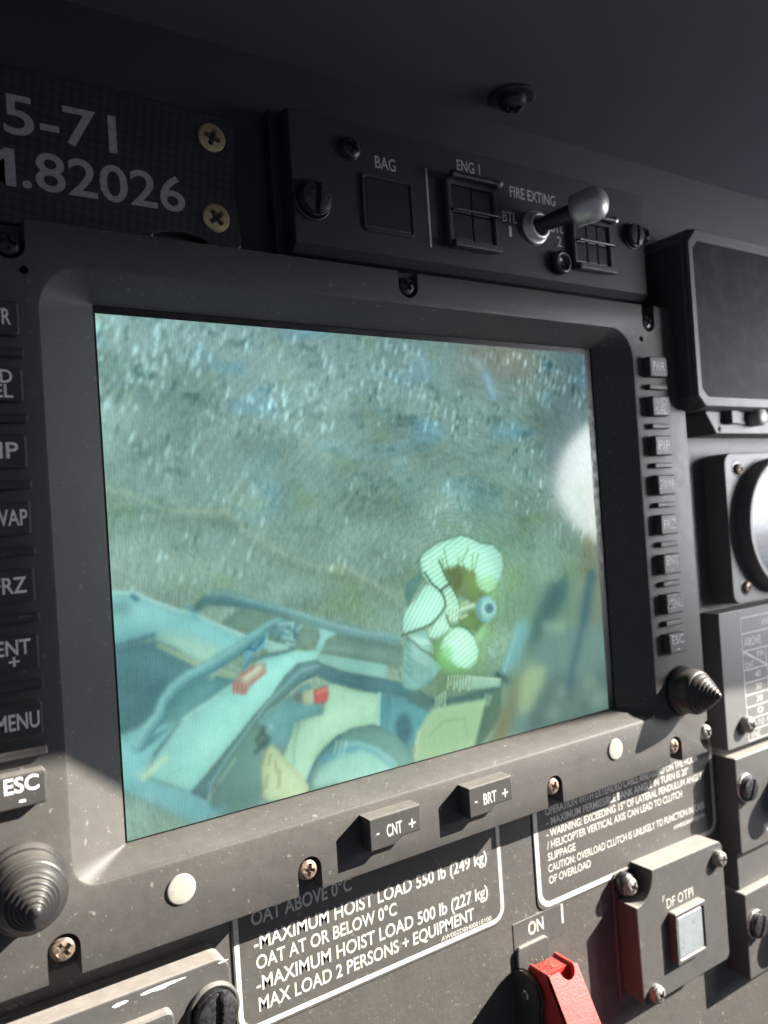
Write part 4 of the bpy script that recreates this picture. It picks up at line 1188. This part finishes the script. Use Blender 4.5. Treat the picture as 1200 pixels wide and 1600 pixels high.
# guarded lights
for (u0, u1, v0, v1, nc) in ((129.2, 154.6, 34.2, 61.2, 2), (196.6, 221.4, 33.6, 57.0, 3)):
    g = ring('indicator_bezel', rrect(u0, u1, v0, v1, 2.2, 5), rrect(u0 + 2.6, u1 - 2.2, v0 + 3.0, v1 - 2.8, .8, 5), TW - 1.5, TW + 2.8, 'button_plastic', FP, .6)
    prism('ledge', rrect(u0 + 1.0, u1 - .4, v0 - .6, v0 + 2.2, .8, 3), TW + 2.7, TW + 5.0, 'button_plastic', g, .6)
    cw = (u1 - u0 - 4.8) / nc
    chh = (v1 - v0 - 5.8) / 2
    for a in range(nc):
        for b in range(2):
            prism('lens', rrect(u0 + 2.6 + cw * a + .25, u0 + 2.6 + cw * (a + 1) - .25, v0 + 3.0 + chh * b + .25, v0 + 3.0 + chh * (b + 1) - .25, .6, 3),
                  TW - 1.4, TW + 1.6, 'lens_dark', g, .4, 2)
    rod('hinge_rod', (u0 + 1.2, v1 - .6, TW + 5.4), (u1 - .6, v1 - .6, TW + 5.4), 1.25, 'dark_metal', g)
    for uu in (u0 + 1.2, u1 - .8):
        rod('hinge_end', (uu - .9, v1 - .6, TW + 5.4), (uu + .9, v1 - .6, TW + 5.4), 1.7, 'steel' if uu > u0 + 5 else 'dark_metal', g)
        rod('hinge_post', (uu, v1 - .8, TW + 2.0), (uu, v1 - .6, TW + 5.2), 1.1, 'button_plastic', g)
    vm = (v0 + v1) / 2 + .3
    rod('guard_wire', (u0 + 2.0, vm, TW + 4.4), (u1 - .8, vm, TW + 4.4), .45, 'dark_metal', g, 8)
    for uu in (u0 + 2.0, u1 - .8):
        rod('guard_wire', (uu, vm, TW + 2.4), (uu, vm, TW + 4.6), .45, 'dark_metal', g, 8)
# toggle switch
tg = lathe('toggle_bushing', [(7.0, -.5), (7.0, .9), (6.6, 1.3), (5.9, 1.4), (5.6, 3.6), (5.0, 4.1), (4.2, 4.1), (3.9, 2.2), (.01, 1.6)], 176.6, 48.4, TW, 'satin_metal', FP)
T0 = Vector((176.6, 48.4, TW + 1.5))
T1 = Vector((185.8, 51.2, 31.5))
dT = (T1 - T0).normalized()
def along(k): 
    q = T0 + dT * k
    return (q.x, q.y, q.z)
Lt = (T1 - T0).length
rod('lever', along(0), along(Lt - 5), 3.0, 'dark_metal', tg, 20, 3.7)
tipL = []
x_ = dT.orthogonal().normalized(); y_ = dT.cross(x_)
for k_, r_ in ((-6.2, .01), (-6.2, 4.4), (-5.7, 4.8), (-4, 4.95), (-2, 5.05), (0, 5.15), (1.6, 5.15), (3.4, 4.7), (4.8, 3.7), (5.7, 2.3), (6.1, 1.0), (6.2, .01)):
    c0 = T1 + dT * k_ * 1.15
    r_ *= 1.32
    tipL.append([P(*(c0 + (x_ * math.cos(2 * math.pi * i / 32) + y_ * math.sin(2 * math.pi * i / 32)) * r_)) for i in range(32)])
v_, f_ = loft(tipL)
mesh_obj('lever_tip', v_, f_, 'satin_metal', tg, smooth=True)
# fasteners and screws
for u, v, s in ((72.2, 42.8, 1.0), (238.0, 53.6, .88)):
    q = lathe('fastener_cup', [(7.2 * s, -.3), (7.2 * s, .5), (6.6 * s, 1.0), (6.2 * s, .4), (6.1 * s, -.3)], u, v, TW, 'dark_metal', FP)
    place('fastener', DZUS, u, v, TW, FP, .12, s)
place('screw', SCREW_D, 88.4, 63.6, TW + .4, FP, .4, 1.3)
lathe('screw_collar', [(5.0, -.3), (5.0, 2.6), (4.2, 3.4), (3.2, 3.4), (3.0, 2.0), (.01, 2.0)], 189.4, 35.0, TW, 'black_screw', FP, 24)

# ================================================================ STANDBY DISPLAY (right edge)
SB = thing('standby_display', 'small dusty dark display at right edge above the round gauge', 'display', 300, -30, BW)
body = [(262, -23.5), (262.0, -25), (268, -31), (395, -31), (395, 56), (266, 56), (258.6, 48.6), (258.6, -20)]
body = [(258.8, -21.0), (264.5, -26.8), (395, -26.8), (395, 57.5), (265.5, 57.5), (258.8, 50.5)]
sbh = prism('housing', body, BW + .06, 20, 'unit_paint', SB, 1.2, 3)
inner = [(264.0, -17), (267.5, -20.5), (391, -20.5), (391, 51.5), (268, 51.5), (264.0, 47.5)]
ring('rim', inset(body, .6), inner, 19.5, 22.4, 'unit_paint', SB, .9)
prism('screen', inset(inner, -.2), 19.6, 20.6, 'dusty_screen', SB, .1, 1)
strip = [(276.0, -28.0), (283.5, -37.5), (395, -37.5), (395, -22.6), (276.0, -22.6)]
st = prism('key_strip', strip, BW + .06, 14.5, 'unit_paint', SB, .5)
for u in (290.5, 299.5):
    prism('button', rrect(u, u + 6.2, -33.0, -26.0, .5, 3), 14.3, 18.5 if u < 295 else 16.0, 'grey_plate', SB, .5, 2)
lathe('knob', [(4.6, -.3), (4.6, 5.5), (4.0, 6.6), (2.4, 7.2), (.01, 7.4)], 312.5, -29.5, 14.5, 'cap_plastic', SB, 28)
lathe('rivet', [(1.3, -.2), (1.2, .3), (.01, .4)], 286.0, -35.2, 14.5, 'black_gap', SB, 14)
place('screw', SCREW_D, 262, 61.5, BW + 1.0, board, .4, 1.2)

# ================================================================ ROUND GAUGE
G = thing('round_gauge', 'round grey gauge on a square plate at the right edge', 'gauge', 336, -122, BW)
plate_o = rrect(297.6, 374, -122, -46.4, 6, 7)
prism('mounting_plate', plate_o, BW + .06, 8, 'grey_plate', G, .5)
ring('bezel_ring', circle(338, -84, 34.5, 64), circle(338, -84, 30.8, 64), 7.9, 15.5, 'grey_plate', G, .8)
prism('dial', circle(338, -84, 30.9, 64), 7.95, 9.0, 'dial_grey', G, .05, 1)
for v0, v1, u0 in ((-70.5, -59.5, 316.5), (-112.5, -101.0, 318.5)):
    ring('dial_window', rrect(u0, 348, v0, v1, 3.0, 5), rrect(u0 + 1.3, 346.7, v0 + 1.3, v1 - 1.3, 2.0, 5), 9.0, 9.8, 'dial_white', G, .2)
prism('dial_bar', rrect(311.5, 340, -75.6, -74.6, .3, 3), 9.0, 9.5, 'dial_white', G, .1)
prism('dial_bar', rrect(311.0, 345, -94.5, -79.0, .8, 3), 9.0, 9.6, 'dial_white', G, .2)
prism('glass', circle(338, -84, 30.7, 64), 13.2, 14.2, 'gauge_glass', G, .1, 1)
for u, v in ((308.0, -54.4), (308.2, -113.8), (367, -54.4), (367, -113.8)):
    lathe('screw_recess', [(4.4, -.2), (4.4, .05), (4.0, .08), (.01, .08)], u, v, 8.0, 'dark_metal', G, 24)
    place('screw', SCREW, u + .3, v - .3, 8.3, G, random.uniform(0, 1.5), .95)

# ================================================================ SPEED TABLE PLACARD
TP = thing('limits_placard', 'grey placard with a white ruled table below the round gauge', 'placard', 330, -192, BW)
prism('plate', rrect(287.0, 400, -192.4, -125.2, .8, 3), BW + .06, 6, 'grey_plate', TP, .4)
TPW = 6.06
rows = [-129.6, -137.6, -146.4, -156.0, -162.4, -168.6, -174.6, -180.6, -186.2, -191.2]
for r_ in rows:
    prism('table_rule', rrect(304.6, 400, r_ - .35, r_ + .35, .1, 3), 5.98, TPW, 'dim_print', TP, .02, 1)
prism('table_rule', rrect(304.2, 304.9, -191.2, -129.6, .1, 3), 5.98, TPW + .02, 'dim_print', TP, .02, 1)
prism('table_rule', rrect(324.4, 325.0, -180.6, -146.4, .1, 3), 5.98, TPW + .02, 'dim_print', TP, .02, 1)
prism('table_rule', [(305, -147.0), (306.6, -146.5), (324.4, -155.0), (324.4, -156.0)], 5.98, TPW, 'dim_print', TP, .02, 1)
text('VNE', 322, 330, -135.2, 3.2, TPW, TP, 'dim_print', bold=.015)
text('ABOVE', 306.4, 321, -144.0, 4.0, TPW, TP, 'dim_print', bold=.015)
text('PA', 317, 323, -150.6, 3.0, TPW, TP, 'dim_print', bold=.012)
text('OAT', 306.2, 313.5, -155.0, 2.8, TPW, TP, 'dim_print', bold=.012)
for i, s in enumerate(('40', '30', '20', '0', '-10')):
    b_ = (rows[3 + i] + rows[4 + i]) / 2 - 1.4
    text(s, 313.6 if len(s) < 3 else 311, 319, b_, 3.0, TPW, TP, 'dim_print', bold=.015)
text('AND', 321, 330, -184.8, 2.8, TPW, TP, 'dim_print', bold=.012)
text('VNE', 306.4, 315, -190.4, 3.2, TPW, TP, 'dim_print', bold=.012)
place('screw', SCREW_S, 302.0, -182.0, 7.4, TP, .5, 1.15)
lathe('screw_post', [(3.9, -1), (3.9, 1.3), (3.5, 1.6), (.01, 1.6)], 302.0, -182.0, 6.0, 'grey_plate', TP, 24)

# ================================================================ CONTROL PANELS AT LOWER RIGHT
def side_panel(label, v0, v1, vd, txt):
    t_ = thing('knob_control_unit', label, 'control unit', 330, v0, BW, 'control panels stacked at the lower right edge')
    prism('face_plate', rrect(289.0, 420, v0, v1, .8, 3), BW + .06, 8, 'unit_paint', t_, .6)
    q = lathe('fastener_cup', [(7.0, -.3), (7.0, .4), (6.5, .9), (6.1, .4), (6.0, -.3)], 294.2 + 2, vd, 8, 'steel', t_, 32)
    place('fastener', DZUS, 294.2 + 2, vd, 7.4, t_, .5)
    kb_ = lathe('rotary_knob', [(9.5, -.3), (9.5, 3), (8.6, 4), (8.0, 14), (7.0, 15.5), (.01, 15.8)], 328, (v0 + v1) / 2 + 4, 8, 'button_plastic', t_, 36)
    prism('pointer_line', rrect(327.4, 328.6, (v0 + v1) / 2 + 5, (v0 + v1) / 2 + 11, .1, 3), 23.6, 23.9, 'white_print', kb_, .02, 1)
    if txt: text(txt, 309, 311.8, v0 + 6, 4.0, 8.07, t_)
    return t_
sp1 = side_panel('sunlit black control panel directly below the white ruled table placard', -243, -196.4, -212.0, 'N')
sp2 = side_panel('lowest control panel at right edge beside the square indicator box', -304, -262.5, -279.0, '')
prism('backing_plate', rrect(291, 420, -262.3, -243.2, .4, 3), BW + .06, 4, 'unit_paint', sp2, .4)

# ================================================================ HOIST PLACARDS (flat, on the board)
def line_border(name, pts, wid, w, parent, mat='white_print'):
    """open polyline drawn as a flat band with thickness"""
    L, R_ = [], []
    n_ = len(pts)
    for i in range(n_):
        a = Vector(pts[max(0, i - 1)]); b = Vector(pts[min(n_ - 1, i + 1)])
        d = (b - a).normalized()
        nn = Vector((-d.y, d.x)) * wid / 2
        c = Vector(pts[i])
        L.append(c + nn); R_.append(c - nn)
    V = []
    for w_ in (w - .1, w):
        for q in L: V.append(P(q.x, q.y, w_))
        for q in R_: V.append(P(q.x, q.y, w_))
    F = []
    for i in range(n_ - 1):
        F.append((2 * n_ + i, 2 * n_ + i + 1, 3 * n_ + i + 1, 3 * n_ + i))
        F.append((i, i + 1, 2 * n_ + i + 1, 2 * n_ + i))
        F.append((n_ + i, n_ + i + 1, 3 * n_ + i + 1, 3 * n_ + i))
    return mesh_obj(name, V, F, mat, parent)


def u_border(u0, u1, vt, vb, r):
    pts = [(u0, vt), (u0, vb + r)]
    for i in range(9):
        a = math.radians(180 + 90 * i / 8)
        pts.append((u0 + r + r * math.cos(a), vb + r + r * math.sin(a)))
    for i in range(9):
        a = math.radians(270 + 90 * i / 8)
        pts.append((u1 - r + r * math.cos(a), vb + r + r * math.sin(a)))
    pts.append((u1, vt))
    return pts


HP = thing('hoist_load_placard', 'black placard in white border listing maximum hoist loads', 'placard', 90, -230, BW)
prism('plate', rrect(31.8, 147.2, -232.4, -187.5, 4.5, 5), BW + .06, BW + .5, 'board_paint', HP, .15)
PW = BW + .56
line_border('border', u_border(33.3, 145.6, -188, -230.6, 5.0), 1.7, PW, HP)
for s, u0, u1, b_, cap in (('OAT ABOVE 0°C', 38.8, 77.2, -198.0, 4.5), ('-MAXIMUM HOIST LOAD 550 lb (249 kg)', 39.2, 139.2, -206.2, 4.5),
                           ('OAT AT OR BELOW 0°C', 39.6, 95.4, -212.6, 4.3), ('-MAXIMUM HOIST LOAD 500 lb (227 kg)', 39.2, 138.6, -219.6, 4.5),
                           ('MAX LOAD 2 PERSONS + EQUIPMENT', 39.6, 131.0, -226.2, 4.4)):
    text(s, u0, u1, b_, cap, PW, HP, bold=.018)
text('AW002DBH0001E100', 114.5, 139.5, -229.3, 1.7, PW, HP, bold=.01)

WP = thing('hoist_warning_placard', 'black placard in white border with small dense hoist warning text', 'placard', 225, -233, BW)
prism('plate', rrect(164.6, 287.6, -235.0, -187.5, 4.5, 5), BW + .06, BW + .5, 'board_paint', WP, .15)
line_border('border', u_border(166.2, 286.0, -188, -233.2, 6.0), 2.2, PW, WP)
for s, u0, u1, b_ in (('OPERATION WITH EXTENDED CABLE AND LOAD ON THE HOOK', 172.2, 276.0, -196.6), ('- MAXIMUM PERMISSIBLE BANK ANGLE IN TURN IS 20°', 172.6, 268.0, -201.2),
                      ('- WARNING: EXCEEDING 15° OF LATERAL PENDULUM ANGLE', 172.0, 278.0, -206.0), ('/ HELICOPTER VERTICAL AXIS CAN LEAD TO CLUTCH', 172.0, 262.0, -210.8),
                      ('SLIPPAGE', 172.0, 188.5, -215.6), ('CAUTION: OVERLOAD CLUTCH IS UNLIKELY TO FUNCTION IN CASE', 171.8, 278.5, -220.4),
                      ('OF OVERLOAD', 171.8, 197.0, -225.2)):
    text(s, u0, u1, b_, 3.1, PW, WP, bold=.014)
text('AW002DBH0002E100', 254.0, 278.0, -224.6, 1.8, PW, WP, bold=.01)

# ================================================================ DF OTPI BOX
DB = thing('indicator_box', 'small square box with DF OTPI lettering and pale lens', 'indicator', 243, -287, BW)
lp = rrect4(211.8, 274, -287.5, -231.4, (4, 3, 4, .01), 5)[:-5]
for i in range(11):
    a = math.radians(5 - 100 * i / 10)
    lp.append((212.0 + 10.6 * math.cos(a), -231.6 + 12.2 * math.sin(a)))
bx = prism('housing', lp, BW + .06, 8.0, 'unit_paint', DB, .5)
prism('base_flange', rrect(209.2, 276, -290.0, -232.2, 3, 4), BW + .06, BW + 1.4, 'unit_paint', DB, .4)
lathe('screw_collar', [(5.0, -.2), (5.0, 3.4), (4.4, 4.2), (.01, 4.4)], 214.6, -237.2, BW + 1.4, 'dark_metal', DB, 28)
place('screw', SCREW_S, 214.6, -237.2, BW + 5.4, DB, .5, 1.1)
for u, v in ((269.2, -238.6), (219.0, -283.0)):
    place('screw', SCREW_S, u, v, 9.0, DB, random.uniform(0, 1.5), 1.05)
li = ring('lens_frame', rrect(231.6, 254.0, -275.2, -252.0, 1.2, 4), rrect(233.8, 251.8, -272.9, -254.4, .6, 4), 7.9, 11.6, 'unit_paint', DB, .5)
prism('lens', rrect(233.9, 251.7, -272.8, -254.5, .6, 4), 7.9, 11.0, 'lens_pale', li, .6, 3)
text('DF OTPI', 231.0, 250.0, -250.4, 4.2, 8.08, DB, bold=.002)
text('F', 228.4, 230.2, -246.6, 2.6, 8.08, DB, 'dim_print', .0)

# ON strip on the board
os_ = prism('label_strip', rrect(150.6, 179.0, -248.0, -235.2, .3, 3), BW + .02, BW + .3, 'unit_paint', board, .1)
text('ON', 158.6, 167.2, -242.2, 5.0, BW + .36, os_, bold=.02)
prism('lettering', rrect(177.6, 178.8, -243.6, -235.6, .1, 3), BW + .2, BW + .36, 'white_print', os_, .02, 1)

# ================================================================ RED GUARDED SWITCH
RG = thing('guarded_switch', 'red flip guard over a switch under the ON label', 'switch', 160, -300, BW)
prism('bracket', rrect4(150.8, 168.4, -312, -244.6, (.5, .5, 2.4, 2.4), 5), BW + .3, BW + 1.9, 'unit_paint', RG, .5)
def wv_prism(name, loop, u0, u1, mat, parent, bev=.3):
    """loop in (w, v); extruded along u"""
    Ls = []
    for u_, ins in ((u0, bev), (u0 + bev, 0), (u1 - bev, 0), (u1, bev)):
        l = inset(loop, ins) if ins else loop
        Ls.append([P(u_, v_, w_) for w_, v_ in l])
    V, F = loft(Ls)
    return mesh_obj(name, V, F, mat, parent)
side = [(1.5, -251.0), (1.5, -312), (36, -312), (30, -278), (14.2, -249.6), (13, -248.8), (3, -248.8)]
cov = wv_prism('cover_side', side[::1], 152.0, 153.8, 'red_paint', RG, .4)
wv_prism('cover_side', side[::1], 165.4, 167.2, 'red_paint', RG, .4)
# front plate: lower straight part and the sloped upper part with the thumb notch
e1 = Vector((0, -29, 16.5)).normalized()           # down the slope (u, v, w)
nrm = Vector((0, 16.5, 29)).normalized()
base0 = Vector((0, -248.9, 13.6))
Ltot = 33.5
lp = [(152.0, 0), (152.0, Ltot), (167.2, Ltot), (167.2, 0), (165.8, 0)]
for i in range(13):
    a = math.pi * i / 12
    lp.append((161.4 + 3.9 * math.cos(a), 4.2 * math.sin(a) + .01))
lp += [(153.2, 0)]
def slope_pt(u_, s_, h_):
    q = base0 + e1 * s_ + nrm * h_
    return P(u_, q.y, q.z)
Ls = [[slope_pt(a, b, -1.4) for a, b in lp], [slope_pt(a, b, .2) for a, b in lp], [slope_pt(a, b, .6) for a, b in inset(lp, .0)]]
v_, f_ = loft(Ls)
mesh_obj('cover_front', v_, f_, 'red_paint', RG)
wv_prism('cover_top', [(3.0, -251.6), (11.2, -251.6), (11.2, -249.9), (3.0, -249.9)], 153.75, 165.45, 'red_paint', RG, .3)
Ls = [[slope_pt(a, b, h) for a, b in ((153.75, .6), (153.75, 20), (165.45, 20), (165.45, .6))] for h in (-5.2, -3.8)]
v_, f_ = loft(Ls)
mesh_obj('cover_core', v_, f_, 'red_paint', RG)
prism('cover_lip', rrect(152.0, 167.2, -312, -277.2, .3, 3), 28.6, 31.4, 'red_paint', RG, .5)
ear = [(1.0 + 8.6 * math.cos(a), -259 + 8.6 * math.sin(a)) for a in [math.radians(180 - 12 * i) for i in range(20)]]
ear = [(BW + .4, -312), (BW + .4, -262)] + [(2.2 + 8.2 * math.cos(math.radians(150 - 15 * i)), -259.5 + 8.2 * math.sin(math.radians(150 - 15 * i))) for i in range(13)] + [(10, -275), (12, -312)]
wv_prism('hinge_ear', ear, 149.0, 151.2, 'button_plastic', RG, .4)
rod('rivet', (148.2, -259.5, 3.0), (149.4, -259.5, 3.0), 1.9, 'steel', RG, 16)
# lint caught at the top of the guard
V, F = [], []
for i in range(150):
    b_ = Vector((random.uniform(152.5, 161), random.uniform(-251.5, -248.6), random.uniform(1, 11)))
    d_ = Vector((random.uniform(-2, 2), random.uniform(.4, 2.6), random.uniform(-1.2, 2.2)))
    s_ = Vector((random.uniform(-.12, .12), 0, .12))
    k = len(V)
    for q in (b_ - s_, b_ + s_, b_ + d_ * .6 + s_ * .5, b_ + d_): V.append(P(q.x, q.y, q.z))
    F += [(k, k + 1, k + 2), (k, k + 2, k + 3)]
li_ = mesh_obj('lint', V, F, 'dust_fluff', RG, clean=False)
li_['kind'] = 'stuff'

# ================================================================ LOWER LEFT UNIT
LU = thing('control_unit', 'dusty black unit with chipped edge and slotted fastener at lower left', 'control unit', -10, -240, BW)
lw = 8.0
prism('housing', rrect4(-90, 26.4, -262, -198.0, (1, 1, 4.5, 1), 7), BW + .06, lw, 'unit_paint', LU, .6, 3)
pc = ring('window_bezel', rrect(-70, 7.6, -258, -206.0, 2.2, 5), rrect(-68, 4.6, -256, -209.2, 1.2, 5), lw - .5, lw + 3.0, 'unit_paint', LU, .6)
ring('window_frame', rrect(-67.9, 4.5, -255.9, -209.3, 1.2, 5), rrect(-65, 1.6, -253, -212.4, .8, 5), lw - .3, lw + 1.6, 'grey_plate', pc, .4)
prism('window_lens', rrect(-65, 1.5, -252.9, -212.5, .6, 4), lw - .3, lw + .7, 'lens_dark', pc, .2)
lathe('fastener_cup', [(8.4, -.4), (8.4, .7), (7.7, 1.5), (7.0, 1.0), (6.8, -.4)], 20.2, -212.6, lw, 'unit_paint', LU, 36)
place('fastener', DZUS, 20.2, -212.6, lw, LU, .1, 1.15)
for (a, b, c, hgt) in ((-9.0, -4.5, -200.2, 1.5), (-1.0, 12.5, -199.8, 1.5), (22.6, 26.0, -199.3, .8)):
    top, bot = [], []
    nn = 12
    for i in range(nn + 1):
        x = a + (b - a) * i / nn
        k = math.sin(math.pi * (i + .4) / (nn + .8)) ** .6
        top.append((x, c + .35 * hgt * k + random.uniform(-.06, .06)))
        bot.append((x, c - .55 * hgt * k * random.uniform(.5, 1.1) * (1.2 - .7 * i / nn)))
    prism('paint_chip', bot + top[::-1], lw - .05, lw + .09, 'paint_chip', LU, .02, 1)
